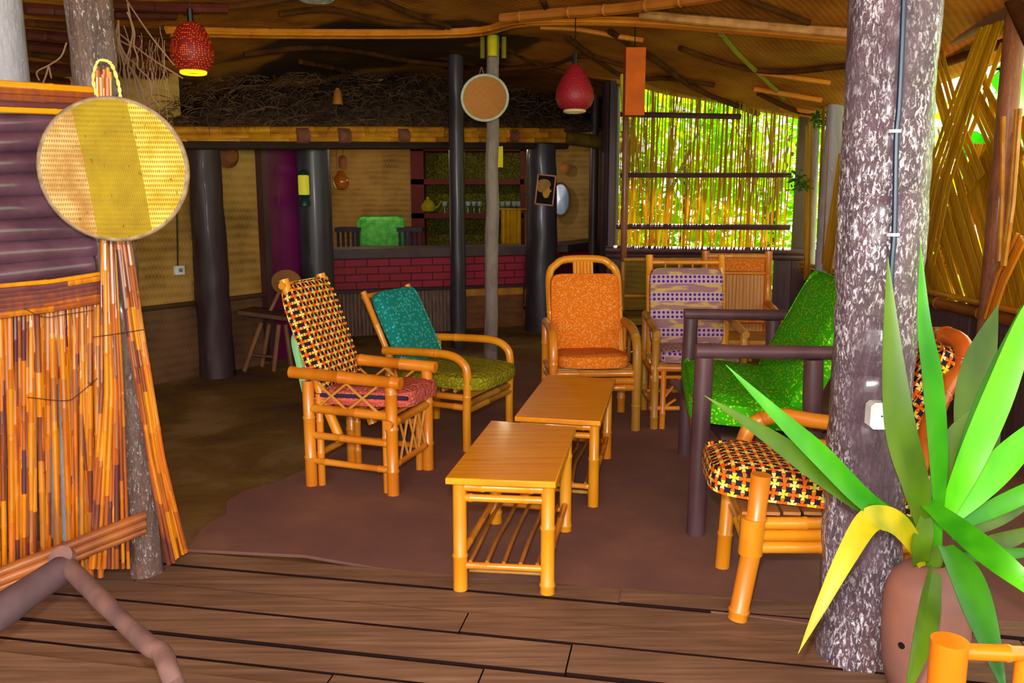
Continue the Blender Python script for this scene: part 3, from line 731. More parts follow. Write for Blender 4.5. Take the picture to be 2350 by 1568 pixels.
band('split_bamboo_brace', [(2300, 100), (2245, 260), (2216, 330)], [11, 10, 9], 1, 'single thin bamboo strip crossing the gap beside the reddish post', XR + .02)
band('split_bamboo_brace', [(2262, 170), (2290, 300)], [8, 8], 1, 'single short bamboo strip in front of the banana leaf', XR + .03)
band('split_bamboo_brace', [(2345, 545), (2300, 640), (2268, 740)], [30, 30, 24], 4, 'bundle of bamboo canes slanting down to the rail of the right wall', XR - .09, m=BAM2, tub=True, part='cane')
band('split_bamboo_brace', [(2306, 268), (2303, 470), (2297, 600)], [9, 9, 9], 1, 'thin golden cane standing left of the reddish post', XR - .08, m=BAMY, tub=True, part='cane')
band('split_bamboo_brace', [(2341, 250), (2325, 470), (2306, 610)], [20, 18, 14], 2, 'pair of thin golden canes in front of the reddish post', XR - .14, m=BAMY, tub=True, part='cane')
root = thing('split_bamboo_screen', 'wide screen of slanting split bamboo strips with slits of daylight in the right wall', 'panel', X(2220, 690, XR))
y = 0
random.seed(11)
for k in range(46):
    tx = 2030 + k * 7.4; bx = tx + 92 + random.uniform(-7, 7)
    if random.random() < .1: continue
    yt = 395 - max(0, tx - 2190) * .75 + random.uniform(-16, 16); yb_ = 690 + (bx - 2180) * .3
    a = X(tx + random.uniform(-3, 3), yt, XR + .03); b = X(bx, yb_, XR + .03)
    j = random.uniform(-.015, .015); mb = MB(); d = (b - a).normalized(); s_ = Vector((1, 0, 0)).cross(d)
    mb.bar(a + Vector((j, 0, 0)), b + Vector((j, 0, 0)), random.uniform(.05, .07), .006, tuple(s_)); mb.build('strip', SPLIT, root, world=True)
for k in range(9):
    tx = 2110 + k * 7; a = X(tx + 130, 330, XR + .06); b = X(tx + 10, 688, XR + .06); mb = MB(); mb.bar(a, b, .03, .006, (0, 1, 0)); mb.build('strip', SPLIT, root, world=True)
root = thing('split_bamboo_screen', 'split bamboo strips filling the right wall behind the big trunk post', 'screen', (XR + .03, 7.2, .8))
for k in range(30):
    y_ = 6.35 + k * .075; l_ = random.uniform(.2, .45); zt_ = random.uniform(2.0, 2.3) if random.random() < .8 else 1.7
    mb = MB(); mb.bar((XR + .04 + random.uniform(-.012, .012), y_ - l_ * .5, .8), (XR + .04, y_ + l_ * .5, zt_), random.uniform(.04, .07), .006, (0, 1, 0)); mb.build('strip', SPLIT, root, world=True)
# far stretch of the right wall: pale posts and split bundles between them
for (a, b, wpx, m, lb) in (((1925, 165), (1888, 700), [46, 50], PALE, 'pale grey tapered post in the far part of the right wall'),
                            ((1876, 240), (1862, 660), [16, 16], PALE, 'narrow pale post near the far corner of the right wall'),
                            ((1895, 360), (1880, 680), [14, 16], PALE, 'slim pale board beside the tapered grey post')):
    p, q = X(a[0], a[1], XR - .03), X(b[0], b[1], XR - .03); rr = wpx[0] / F * p.y / 2
    q.z = 0; mb = MB(); mb.tube([q, q.lerp(p, .5), q.lerp(p, .93), p], [rr * 1.1, rr, rr * .85, rr * .35], 14, prof=lambda t, a_, pp: 1 + .12 * noise.noise(pp * 4)); tag(mb.build('wooden_post', m), lb, 'post')
random.seed(5)
for (pts, wpx, n, lb) in (([(1899, 190), (1880, 600)], [20, 18], 4, 'upright split bamboo bundle left of the pale tapered post'),
                          ([(1858, 280), (1852, 640)], [16, 14], 3, 'upright split bamboo bundle next to the far corner'),
                          ([(1936, 358), (1895, 628)], [30, 26], 5, 'orange split bamboo bundle with blunt end leaning before the tapered post'),
                          ([(1958, 150), (1946, 420)], [20, 20], 3, 'brown split bamboo strip bundle half behind the big trunk post')):
    band('split_bamboo_brace', pts, wpx, n, lb, XR - .1, jit=.03)
# rail on top of the low boards
mb = MB(); a, b = X(2100, 668, XR), X(2420, 775, XR); a2 = Vector((XR - .02, 8.9, a.z)); mb.bam([(XR - .03, 8.9, .775), (XR - .03, 2.6, .775)], .042, .5, 10); tag(mb.build('bamboo_rail', simple('brown_rail_bamboo', (140, 78, 22), (166, 98, 34), 4)), 'thick brown bamboo rail on top of the low grey boards', 'rail')
mb = MB(); mb.bam([(XR - .05, 8.9, .845), (XR - .05, 2.6, .845)], .022, .5, 8); tag(mb.build('bamboo_rail', BAMY), 'thin yellow bamboo rail lying above the thick brown rail', 'rail')
# reddish post and eave logs
mb = MB(); a, b = X(2336, 0, XR - .02), X(2336, 800, XR - .02); mb.tube([(XR - .02, a.y, 0), (XR - .02, a.y, a.z), (XR - .02, a.y, 3.0)], .062, 18, prof=lambda t, a_, p: 1 + .12 * noise.noise(Vector((math.cos(a_), math.sin(a_), p.z * 3))))
tag(mb.build('wooden_post', REDBARK), 'reddish brown knotted post at the right edge of the photo', 'post')
mb = MB(); a, b = X(2120, 105, XR - .02), X(2300, 25, XR - .02); mb.tube([a + (a - b) * 1.2, a, b, b + (b - a) * .6], .085, 16); tag(mb.build('eave_log', simple('purple_brown_log', (96, 64, 52), (122, 84, 62), 3)), 'thick purplish brown log under the roof edge at top right', 'log')
mb = MB(); a, b = X(2130, 158, XR + .08), X(2300, 100, XR + .08); mb.tube([a + (a - b) * .6, a, b, b + (b - a) * .6], .032, 12); tag(mb.build('eave_log', BEAMB), 'thin brown pole under the thick eave log at top right', 'log')
mb = MB(); a, b = X(2322, -10, XR - .1), X(2352, 55, XR - .1); mb.tube([a, b, b + (b - a) * 2], .05, 12); tag(mb.build('roof_pole', BEAMB), 'brown pole slanting off the top right corner', 'pole')
# leafy sprigs inside
def sprig(c, r, n, m, label, sz=.05, name='leafy_sprig'):
    mb = MB()
    for i in range(n):
        d = Vector((random.gauss(0, 1), random.gauss(0, 1), random.gauss(0, 1))).normalized() * r * random.random() ** .5
        t = Vector((random.gauss(0, 1), random.gauss(0, 1), random.gauss(0, .6) - .3)).normalized(); p = Vector(c) + d
        mb.leaf([p, p + t * sz * .5, p + t * sz], [sz * .05, sz * .22, .001], Vector((random.gauss(0, 1), random.gauss(0, 1), 1)), .1, .0006)
    mb.tube([Vector(c) + Vector((0, 0, r)), Vector(c), Vector(c) - Vector((0, 0, r))], .004, 5)
    return tag(mb.build(name, m), label, 'plant')
sprig(X(1834, 415, XR - .2), .12, 60, FOLD, 'small green sprig hanging in the far corner beside the reed screen', .07)
sprig(X(1880, 272, XR - .12), .1, 50, FOLD, 'small green sprig near the roof in the far right corner', .07)

# ================================================================ GARDEN OUTSIDE
random.seed(21)
def shrub(c, rad, n, label, m=FOL, sz=.16, group='sunlit bushes outside the openings'):
    root = thing('garden_bush', label, 'bush', (c[0], c[1], -.3), 0, group); mb = MB()
    for i in range(n):
        d = Vector((random.uniform(-1, 1) * rad[0], random.uniform(-1, 1) * rad[1], random.uniform(-1, 1) * rad[2])); p = Vector(c) + d
        t = Vector((random.gauss(0, 1), random.gauss(0, 1), random.gauss(0, .8))).normalized(); s_ = sz * random.uniform(.6, 1.5)
        mb.leaf([p, p + t * s_ * .5, p + t * s_], [s_ * .08, s_ * .26, .002], Vector((random.gauss(0, .6), random.gauss(0, .6), 1)), .1, .001)
    mb.build('foliage', m, root, world=True)
    mb = MB()
    for k in range(3):
        mb.tube([(c[0] + k * .05, c[1], -.3), (c[0] + random.uniform(-.3, .3), c[1], c[2]), (c[0] + random.uniform(-.7, .7), c[1], c[2] + rad[2] * .8)], [.05, .03, .01], 7)
    mb.build('stem', DRIFT, root, world=True)
shrub((2.05, 11.2, 1.5), (.72, .7, 1.7), 2300, 'yellow-green bush seen through the left half of the far reed screen')
shrub((3.4, 11.4, 1.5), (.8, .7, 1.7), 2300, 'yellow-green bush seen through the right half of the far reed screen')
shrub((4.6, 9.2, 1.3), (.5, .8, 1.2), 500, 'bush outside the far corner of the right wall')
shrub((5.3, 6.6, 1.3), (.5, 1.5, 1.4), 1800, 'bush seen through the slits beside the big trunk post')
shrub((5.3, 3.8, 1.2), (.6, 1.2, 1.0), 900, 'bush seen through the slits of the slanted bamboo panel')
root = thing('banana_plant', 'banana plant with broad bright green leaves outside the right opening', 'plant', (4.6, 6.4, -.3))
BAN = leaf_mat('banana_leaf', (60, 190, 10), (110, 226, 20), .55, .35, 2)
mb = MB(); mb.tube([(4.6, 6.4, -.3), (4.55, 6.4, 1.6)], [.09, .06], 10); mb.build('stem', BAN, root, world=True)
for tp, md_ in (((2345, 130), (2315, 180)), ((2260, 250), (2300, 225)), ((2180, 235), (2230, 260)), ((2350, 300), (2320, 260)), ((2200, 380), (2240, 330))):
    a = Vector((4.55, 6.4, 1.5)); b = X(*md_, 4.3); c = X(*tp, 4.1); mb = MB(); pts = smooth([a, b, c], 6)
    mb.leaf(pts, [.14 * math.sin(math.pi * (.08 + .9 * i / (len(pts) - 1))) for i in range(len(pts))], (-.5, -.6, .6), .15, .002); mb.build('leaf', BAN, root, world=True)

# ================================================================ THATCHED BAR
E0 = P(400, 310, 7.0); E1 = P(1300, 312, 10.25); E2 = P(1465, 338, 10.6)
def EL(px, py=310): return LN(px, py, E0, E1)
t_ = thing('lintel_bundle', 'yellow bamboo bundle beam along the front edge of the thatched bar roof', 'beam', (E0.x, E0.y, E0.z))
ex = [385, 640, 900, 1060, 1190, 1300]
for k, (dy, r, a, b) in enumerate(((-12, .032, 385, 1290), (0, .034, 640, 1300), (11, .032, 385, 1306), (4, .03, 385, 900), (-4, .028, 880, 1296))):
    mb = MB(); mb.bam([EL(a, 312 + dy), EL((a + b) / 2, 309 + dy), EL(b, 312 + dy)], r, .5, 9); mb.build('cane', BAMY, t_, world=True)
for px in (690, 785, 921, 1175):
    p = EL(px, 312); mb = MB(); dd = (E1 - E0).normalized(); mb.tube([p - dd * .06, p + dd * .06], .075, 12); mb.build('binding', simple('brown_bark_binding', (112, 60, 44), (134, 80, 60), 12), t_, world=True)
mb = MB(); mb.tube([EL(1296, 316), P(1400, 330, 10.45), E2], .075, 12, prof=lambda t, a, p: 1 + .2 * noise.noise(p * 5)); tag(mb.build('mossy_beam', MOSS), 'mossy olive beam continuing the bar roof edge to the right', 'beam')
mb = MB(); mb.tube([EL(395, 332), EL(1300, 335)], .04, 8); tag(mb.build('support_beam', simple('dark_support', (40, 26, 22), (56, 36, 30), 4)), 'dark beam directly under the yellow bamboo bundle beam', 'beam')
# thatch: sloped mass from the eave back and up, plus strands
root = thing('thatched_roof', 'dark shaggy thatched roof over the bar', 'roof', (E0.x, E0.y, E0.z))
mb = MB(); nx, ny = 60, 12
back = Vector((-.35, 1.0, 0)).normalized()
for j in range(ny + 1):
    for i in range(nx + 1):
        t = i / nx; p = EL(395 + (1440 - 395) * t, 300); q = p + back * (j / ny * 1.5); q.z = p.z + .02 + (zc(q.x, q.y) - p.z) * (j / ny) ** .8 * 1.02
        q += Vector((0, noise.noise(q * 3) * .08, noise.noise(q * 4) * .07 + noise.noise(q * 12) * .03)); mb.v.append(q)
for j in range(ny):
    for i in range(nx):
        a = j * (nx + 1) + i; mb.f.append((a, a + 1, a + nx + 2, a + nx + 1))
o = mb.build('thatch', THATCH, root, world=True); md = o.modifiers.new('thick', 'SOLIDIFY'); md.thickness = .05
random.seed(3); mb = MB()
for i in range(2200):
    t = random.random(); j = random.random() ** 1.3; p = EL(395 + (1440 - 395) * t, 300) + back * (j * 1.5) + Vector((0, -.05, .05 + j ** .8 * .86))
    d = Vector((random.gauss(0, .5), -1 + random.gauss(0, .3), random.gauss(-.35, .25))).normalized() * random.uniform(.1, .28)
    mb.tube([p, p + d * .5 + Vector((0, 0, .02)), p + d], [.004, .003, .001], 4)
mb.build('loose_straw', STRAWM, root, world=True)
# bricks and counter
B0 = P(738, 600, 9.3); B1 = P(1206, 600, 10.1); B0.z = B1.z = 0; bd = (B1 - B0).normalized(); bl = (B1 - B0).length; ba = math.atan2(bd.y, bd.x)
root = thing('bar_counter', 'bar counter with red brick band and stick-clad base', 'counter', tuple(B0), ba)
ztop = 1.5 - (566 - 459) / F * 9.7 + .0
mb = MB(); mb.box((bl / 2, .2, ztop - .05), (bl + .1, .55, .1)); mb.build('worktop', CTOP, root)
mb = MB(); mb.box((bl / 2, .12, ztop - .1 - .175), (bl, .2, .35)); mb.build('brick_band', BRICK, root)
mb = MB(); mb.box((bl / 2, .02, ztop - .47), (bl, .1, .035)); mb.build('ledge', DPOST, root)
mb = MB(); n = 34
for k in range(n):
    mb.tube([(bl * (k + .5) / n * .62, .1, -.02), (bl * (k + .5) / n * .62, .1, ztop - .46)], .022, 7)
mb.build('stick_cladding', simple('dusty_sticks', (104, 82, 70), (140, 112, 96), 6, (8, 8, 1)), root)
mb = MB(); mb.box((bl * .83, .12, (ztop - .46) / 2), (bl * .34, .08, ztop - .46)); mb.build('wood_panel', simple('orange_brown_panel', (104, 60, 22), (132, 82, 34), 5, (1, 1, 4)), root)
mb = MB(); mb.box((bl * .83, .06, ztop - .53), (bl * .33, .03, .1)); mb.build('panel_rail', BAMY, root)
S0 = P(1285, 600, 10.4); S1 = P(1385, 600, 11.9); S0.z = S1.z = 0
root = thing('side_counter', 'dim brick side counter right of the portrait post', 'counter', tuple(S0), math.atan2((S1 - S0).y, (S1 - S0).x)); sl = (S1 - S0).length
mb = MB(); mb.box((sl / 2, .1, ztop - .05), (sl, .4, .09)); mb.build('worktop', CTOP, root)
mb = MB(); mb.box((sl / 2, .12, ztop - .1 - .17), (sl, .2, .34)); mb.build('brick_band', BRICK, root)
mb = MB()
for k in range(5): mb.tube([(-.15, .1, .05 + k * .1), (sl + .1, .1, .05 + k * .1)], .052, 8)
mb.build('log_base', BPOST, root)
# purple door in the left mat wall
dA = LN(611, 600, A, A + wd_); dB = LN(698, 600, A, A + wd_); dA.z = dB.z = 0; dl = (dB - dA).length
root = tag(thing('door_1', None, None, tuple(dA + wn * .03), math.atan2(wd_.y, wd_.x)), kind='structure')
zt = LN(650, 333, A, A + wd_).z + .08
mb = MB(); mb.box((dl / 2, .0, zt / 2), (dl, .05, zt)); mb.build('door_leaf', PURP, root)
mb = MB(); mb.box((dl / 2 + .02, -.03, zt * .56), (dl * .5, .02, zt * .62)); mb.box((dl / 2 + .02, -.03, zt * .12), (dl * .5, .02, zt * .17)); mb.build('door_panel', PURPD, root)
mb = MB(); mb.box((-.035, -.01, zt / 2), (.07, .1, zt)); mb.build('door_frame', BPOST, root)
# bar back: shelf unit, teapot, glasses, cloth, armchair, mirror, gourds
YB = 12.0
def B(px, py, y=YB): return P(px, py, y)
root = thing('shelf_unit', 'dark red painted shelf unit with olive backing behind the bar', 'shelf', (B(1070, 600).x, YB, 0))
x0_, x1_ = B(945, 400).x, B(1202, 400).x
mb = MB(); mb.box(((x0_ + x1_) / 2, YB + .17, 1.35), (x1_ - x0_, .02, 1.9)); mb.build('backing', SHELFBK, root, world=True)
for xx, wd2 in ((x0_ + .09, .18), (x1_ - .02, .06)):
    mb = MB(); mb.box((xx, YB, 1.2), (wd2, .3, 2.3)); mb.build('upright', REDP, root, world=True)
for py in (342, 418, 495, 572):
    mb = MB(); z_ = B(1070, py).z; mb.box(((x0_ + x1_) / 2, YB, z_), (x1_ - x0_, .3, .07)); mb.build('shelf_board', REDP, root, world=True)
zsf = B(1070, 495).z + .036
root = thing('teapot', 'yellow glazed teapot on the shelf behind the bar', 'teapot', (B(983, 470).x, YB - .08, zsf)); TEA = flat('yellow_glaze', (150, 138, 20), .15, .6, .6)
mb = MB(); mb.lathe([(.05, 0), (.1, .03), (.115, .09), (.08, .16), (.03, .19), (.02, .22), (.0, .23)], n=20); mb.build('body', TEA, root)
mb = MB(); mb.tube(smooth([(.09, 0, .06), (.15, 0, .1), (.19, 0, .17)]), [.022 - .0015 * i for i in range(11)], 8); mb.build('spout', TEA, root)
mb = MB(); mb.tube(smooth([(-.07, 0, .15), (-.15, 0, .17), (-.17, 0, .1), (-.1, 0, .04)]), .008, 7); mb.build('handle', flat('pale_handle', (170, 150, 120), .3, .5), root)
proto = None; gx = [(1022, 1), (1060, 0), (1075, 1), (1088, 0), (1101, 1), (1153, 0), (1166, 1), (1180, 0), (1191, 1)]
for i, (px, k) in enumerate(gx):
    loc = (B(px, 480).x, YB - .06 - .06 * k, zsf)
    if proto is None:
        mb = MB(); mb.lathe([(.03, 0), (.032, .005), (.006, .012), (.006, .07), (.035, .1), (.038, .16), (.034, .16), (.03, .1), (.001, .08)], n=14)
        proto = mb.build('drinking_glass', GLASS); proto.location = loc; o = proto
    else: o = proto.copy(); C.objects.link(o); o.location = loc
    tag(o, 'clear stemmed glass on the middle red shelf behind the bar', 'glass', 'clear glasses on the middle shelf of the bar')
mb = MB(); x0_, x1_ = B(1150, 520, 11.6).x, B(1196, 520, 11.6).x; za, zb = B(1170, 482, 11.6).z, B(1170, 575, 11.6).z
n = 24; pts = []
for i in range(n + 1): pts.append((x0_ + (x1_ - x0_) * i / n, 11.6 + .03 * math.sin(i * 1.3)))
b = len(mb.v)
for z_ in (za, zb):
    for off_ in (0, .012):
        for p in pts: mb.v.append(Vector((p[0], p[1] + off_, z_)))
k = n + 1
for i in range(n): mb.f += [(i, i + 1, 2 * k + i + 1, 2 * k + i), (k + i + 1, k + i, 3 * k + i, 3 * k + i + 1), (i + 1, i, k + i, k + i + 1), (2 * k + i, 2 * k + i + 1, 3 * k + i + 1, 3 * k + i)]
tag(mb.build('hanging_cloth', YCLOTH), 'pleated yellow cloth hanging behind the counter beside the shelf', 'cloth')
mb = MB(); mb.tube([(x0_ - .05, 11.61, za + .01), (x1_ + .08, 11.61, za + .01)], .008, 8); mb.tube([(x1_ + .06, 11.61, za + .01), (x1_ + .06, 11.86, za + .01)], .008, 8); tag(mb.build('curtain_rod', BAMD), 'thin rod that carries the yellow cloth beside the red shelf', 'rod')
root = thing('dark_armchair', 'dark slatted armchair behind the bar counter', 'chair', (B(875, 570, 11.3).x, 11.2, 0)); cx = B(875, 570, 11.3).x
for a, b, nm in ((775, 832, 'armrest'), (915, 972, 'armrest')):
    mb = MB(); xa_, xb_ = B(a, 530, 11.2).x, B(b, 530, 11.2).x; mb.box(((xa_ + xb_) / 2, 11.2, B(0, 526, 11.2).z), (xb_ - xa_, .4, .05)); 
    for k in range(5): mb.box((xa_ + (xb_ - xa_) * (k + .5) / 5, 11.05, B(0, 526, 11.2).z / 2), (.03, .03, B(0, 526, 11.2).z))
    mb.build(nm, simple('blackish_navy_wood', (34, 26, 46), (50, 38, 62), 5), root, world=True)
mb = MB(); mb.box((cx, 11.3, .5), (.95, .5, .08)); mb.build('seat', DARKW, root, world=True)
mb = MB(); mb.box((cx, 11.52, .8), (.75, .05, .62)); mb.build('backrest', DARKW, root, world=True)
M4 = lambda loc, rx=0, ry=0, rz=0: Matrix.Translation(loc) @ Matrix.Rotation(rz, 4, 'Z') @ Matrix.Rotation(ry, 4, 'Y') @ Matrix.Rotation(rx, 4, 'X')
mb = MB(); mb.cushion(.62, .44, .12, M4((B(873, 535, 11.1).x, 11.15, B(873, 535, 11.1).z), R(84), 0, 0), seed=4, p=9)
tag(mb.build('green_towel', TOWEL), 'crumpled bright green cloth over the dark armchair behind the bar', 'cloth')
mb = MB(); mp_ = B(1286, 458, 12.1); mb.lathe([(.0, -.01), (.12, -.01), (.12, .01), (0, .012)], (0, 0, 0), 28, Matrix.Rotation(R(90), 3, 'X')); mb.v = [Vector((v.x, v.y, v.z * 1.75)) + mp_ for v in mb.v]
root = thing('oval_mirror', 'oval mirror painted with a pale blue reflection on the mat wall right of the portrait post', 'mirror', tuple(mp_)); mb.build('glass', MIRR, root, world=True)
mb = MB(); pts = [mp_ + Vector((math.cos(2 * math.pi * k / 28) * .13, -.01, math.sin(2 * math.pi * k / 28) * .225)) for k in range(29)]; mb.tube(pts, .015, 8, caps=False); mb.build('frame', simple('brown_frame', (110, 70, 40), (128, 84, 50), 4), root, world=True)
for c, rr, lb, y_, m in ((B(1297, 386, 12.1), .085, 'small round brown basket on the mat wall above the oval mirror', 12.1, GOURD), (None, .1, '', 0, None)):
    if c is None: continue
    mb = MB(); mb.lathe([(0, -.03), (rr * .6, -.02), (rr, .02), (rr * .95, .03), (rr * .5, 0), (0, -.01)], c, 22, Matrix.Rotation(R(-90), 3, 'X')); tag(mb.build('small_wall_basket', BASKS), lb, 'basket')
c = LN(517, 358, A, A + wd_) + wn * .05; mb = MB(); mb.lathe([(0, .05), (.06, .045), (.105, .0), (.1, -.01), (0, -.01)], c, 22, Matrix.Rotation(math.atan2(wn.y, wn.x) + R(90), 3, 'Z') @ Matrix.Rotation(R(90), 3, 'X')); tag(mb.build('small_wall_basket', simple('brown_gourd_bowl', (112, 60, 26), (140, 80, 36), 6)), 'small round brown bowl on the mat wall right of the dark log post', 'bowl')
mb = MB(); c = P(783, 415, 9.6); root = thing('hanging_gourds', 'shiny orange gourd hanging from the bar roof on two cords', 'gourd', tuple(c))
mb.lathe([(.001, -.1), (.06, -.085), (.085, -.03), (.08, .03), (.045, .075), (.03, .1), (.034, .11)], c, 20); mb.build('gourd_bowl', GOURD, root, world=True)
c2 = P(787, 374, 9.6); mb = MB(); mb.lathe([(.04, -.06), (.05, -.02), (.05, .05), (.02, .08)], c2, 16); mb.build('upper_cup', simple('light_gourd', (168, 96, 44), (186, 112, 60), 5), root, world=True)
for dx in (-.04, .03):
    mb = MB(); mb.tube([c + Vector((dx, 0, .05)), c + Vector((dx, 0, .5))], .004, 5); mb.build('cord', RIM, root, world=True)
# lantern on the wide post, sockets
c = P(697, 425, 8.0); root = thing('wall_lantern', 'small glass wall lantern with green base on the wide dark post', 'lantern', tuple(c)); GRT = flat('dark_green_metal', (14, 60, 52), .4, .5)
mb = MB(); mb.lathe([(.045, -.09), (.05, -.085), (.05, .08), (.045, .09)], c, 18); mb.build('lamp_glass', glow('yellow_lamp_glass', (170, 160, 40), .5), root, world=True)
mb = MB(); mb.lathe([(.005, -.2), (.045, -.19), (.045, -.15), (.025, -.12), (.05, -.09)], c, 18); mb.build('base', GRT, root, world=True)
mb = MB(); mb.lathe([(.05, .09), (.04, .12), (.01, .14)], c, 18); mb.build('cap', GRT, root, world=True)
c = LN(409, 620, A, A + wd_) + wn * .015; rot = Matrix.Rotation(math.atan2(wd_.y, wd_.x), 3, 'Z'); root = thing('power_socket', 'small white socket with cable on the mat wall behind the large basket', 'socket', tuple(c))
mb = MB(); mb.box(c, (.085, .03, .075), rot); mb.build('plate', WHITE, root, world=True)
mb = MB(); mb.box(c + wn * .02 + Vector((0, 0, 0)), (.03, .01, .03), rot); mb.build('socket_well', flat('grey_inset', (120, 126, 140), .5), root, world=True)
c0 = LN(404, 480, A, A + wd_) + wn * .015; mb = MB(); mb.tube([c0 + Vector((0, 0, .2)), c0, c + Vector((-.01, 0, .03))], .006, 6); mb.build('cable', BLACK, root, world=True)

# ================================================================ PORTRAIT, PAPERS, LANTERNS, BASKETS
pc = G(1243, 752); pf = P(1248, 436, pc.y - .21)
root = thing('framed_portrait', 'tilted framed portrait of a person in a headscarf on the wide dark post', 'picture', tuple(pf - Vector((0, 0, .17)))); root.rotation_euler = (0, R(6), 0)
mb = MB(); mb.box((0, 0, .17), (.19, .012, .31)); mb.build('picture', PHOTO, root)
mb = MB()
for x_ in (-.1, .1): mb.box((x_, -.004, .17), (.016, .026, .345))
for z_ in (.005, .335): mb.box((0, -.004, z_), (.2, .026, .016))
mb.build('frame', flat('pinkish_wood_frame', (196, 112, 88), .5), root)
mb = MB(); q = P(1146, 360, G(1127, 832).y - .01); mb.box(q, (.065, .004, .185)); tag(mb.build('yellow_note', YPAP), 'yellow paper slip stuck to the grey pole', 'paper')
q = P(1130, 105, G(1127, 832).y - .07); mb = MB(); mb.tube([q + Vector((0, 0, .09)), q - Vector((0, 0, .09))], .045, 10); tag(mb.build('yellow_wrap', YPAP), 'yellow wrapping around the top of the grey pole', 'wrap')
for dx in (-.09, .1):
    pp = q + Vector((dx, .1, 0)); mb = MB(); mb.tube([pp + Vector((0, 0, .09)), pp - Vector((0, 0, .09))], .022, 8); tag(mb.build('green_bamboo_stub', BEAMG), 'short green bamboo stub %s of the yellow wrapping on the grey pole' % ('left' if dx < 0 else 'right'), 'stub')
def lantern(px, py, y, rw, prof, m, label, ringm, emit):
    c = P(px, py, y); root = thing('hanging_lantern', label, 'lantern', tuple(c))
    mb = MB(); mb.lathe([(r_ * rw, z_ * rw) for r_, z_ in prof], c, 36); mb.build('shade', m, root, world=True)
    z0 = prof[0][1] * rw; mb = MB(); rr = prof[0][0] * rw; pts = [c + Vector((math.cos(2 * math.pi * k / 24) * rr, math.sin(2 * math.pi * k / 24) * rr, z0)) for k in range(25)]
    mb.tube(pts, .1 * rw, 8, caps=False); mb.build('bottom_ring', ringm, root, world=True)
    mb = MB(); zt = prof[-1][1] * rw; mb.tube([c + Vector((0, 0, zt)), c + Vector((0, 0, zt + .08))], .02, 8); mb.tube([c + Vector((0, 0, zt)), Vector((c.x, c.y, zc(c.x, c.y)))], .004, 5); mb.build('cord', BLACK, root, world=True)
    if emit:
        l = bpy.data.lights.new('lantern_bulb', 'POINT'); l.energy = emit; l.color = (1, .6, .1); l.shadow_soft_size = .03
        o = bpy.data.objects.new('lantern_bulb', l); C.objects.link(o); o.location = c + Vector((0, 0, z0 + .03)); 
lantern(441, 118, 5.6, .135, [(.52, -.95), (.8, -.75), (1.0, -.2), (.95, .3), (.75, .8), (.55, 1.15), (.3, 1.3)], LANR, 'orange-red pierced lantern with a glowing yellow ring at top left', glow('lit_ring', (255, 190, 20), 1.2), 2.5)
lantern(1319, 210, 6.6, .145, [(.5, -.98), (.85, -.75), (1.0, -.35), (.95, .1), (.7, .65), (.42, 1.1), (.15, 1.35)], LANP, 'crimson egg-shaped lantern with a cream ring, right of the small basket', flat('cream_ring', (222, 200, 140), .5), 0)
c = P(1455, 190, 6.8); root = thing('paper_lantern', 'tall orange paper lantern hanging left of the far reed screen', 'lantern', tuple(c))
mb = MB(); mb.box(c, (.15, .15, .5)); mb.build('shade', PAPER, root, world=True); mb = MB(); mb.tube([c + Vector((0, 0, .24)), Vector((c.x, c.y, zc(c.x, c.y)))], .004, 5); mb.build('cord', BLACK, root, world=True)
c = P(1425, 205, 8.6); mb = MB(); mb.bam([P(1427, 170, 8.6), P(1430, 258, 8.6)], .02, .3); tag(mb.build('yellow_cane_stub', YPAP), 'short yellow cane just left of the orange paper lantern', 'cane')
c = P(725, -22, 4.6); root = thing('glass_pendant', 'glass lamp shade cut off by the top edge of the photo', 'lamp', tuple(c))
mb = MB(); mb.lathe([(.085, -.05), (.09, -.04), (.085, 0), (.05, .08), (.02, .14)], c, 28); mb.build('shade', GLASS, root, world=True)
mb = MB(); mb.lathe([(.02, .14), (.025, .22), (.01, .26)], c, 14); mb.tube([c + Vector((0, 0, .2)), Vector((c.x, c.y, zc(c.x, c.y)))], .005, 5); mb.build('fitting', BLACK, root, world=True)
for px, py, lb, y_ in ((775, 225, 'small orange cup hanging over the thatched bar roof', 8.2), (765, 278, 'pair of small orange bark scraps on the thatch edge', 8.6)):
    c = P(px, py, y_); mb = MB(); mb.lathe([(.05, -.06), (.045, -.02), (.035, .05), (.015, .09)], c, 14); tag(mb.build('hanging_ornament', simple('orange_bark', (150, 84, 14), (176, 104, 26), 6)), lb, 'ornament')
# large round basket
yb = 2.98; c = P(266, 390, yb); rb = .232
root = thing('round_basket', 'large round yellow winnowing basket hanging on the tree trunk post', 'basket', (c.x, c.y, c.z)); root.rotation_euler = (0, 0, R(14))
mb = MB(); prof = [(0, .0)] + [(rb * k / 12, -.035 * (1 - (k / 12) ** 2) + .035) for k in range(1, 13)]
prof = [(rb * k / 12 + .0001 * (k == 0), .03 * (k / 12) ** 2) for k in range(0, 13)] + [(rb, .026)] + [(rb * k / 12, .03 * (k / 12) ** 2 - .005) for k in range(11, -1, -1)]
mb.lathe(prof, (0, 0, 0), 64, Matrix.Rotation(R(90), 3, 'X')); mb.build('woven_face', BASKL, root)
mb = MB(); pts = [Vector((math.cos(2 * math.pi * k / 64) * rb, -.02, math.sin(2 * math.pi * k / 64) * (rb * 1.01))) for k in range(65)]; mb.tube(pts, .0105, 10, caps=False); mb.build('rim', RIM, root)
mb = MB()
lp_ = smooth([(-.032, -.02, rb - .005), (-.046, -.02, rb + .06), (-.03, -.015, rb + .12), (-.008, -.012, rb + .128), (.015, -.015, rb + .112), (.032, -.02, rb + .05), (.035, -.02, rb - .005)], 14)
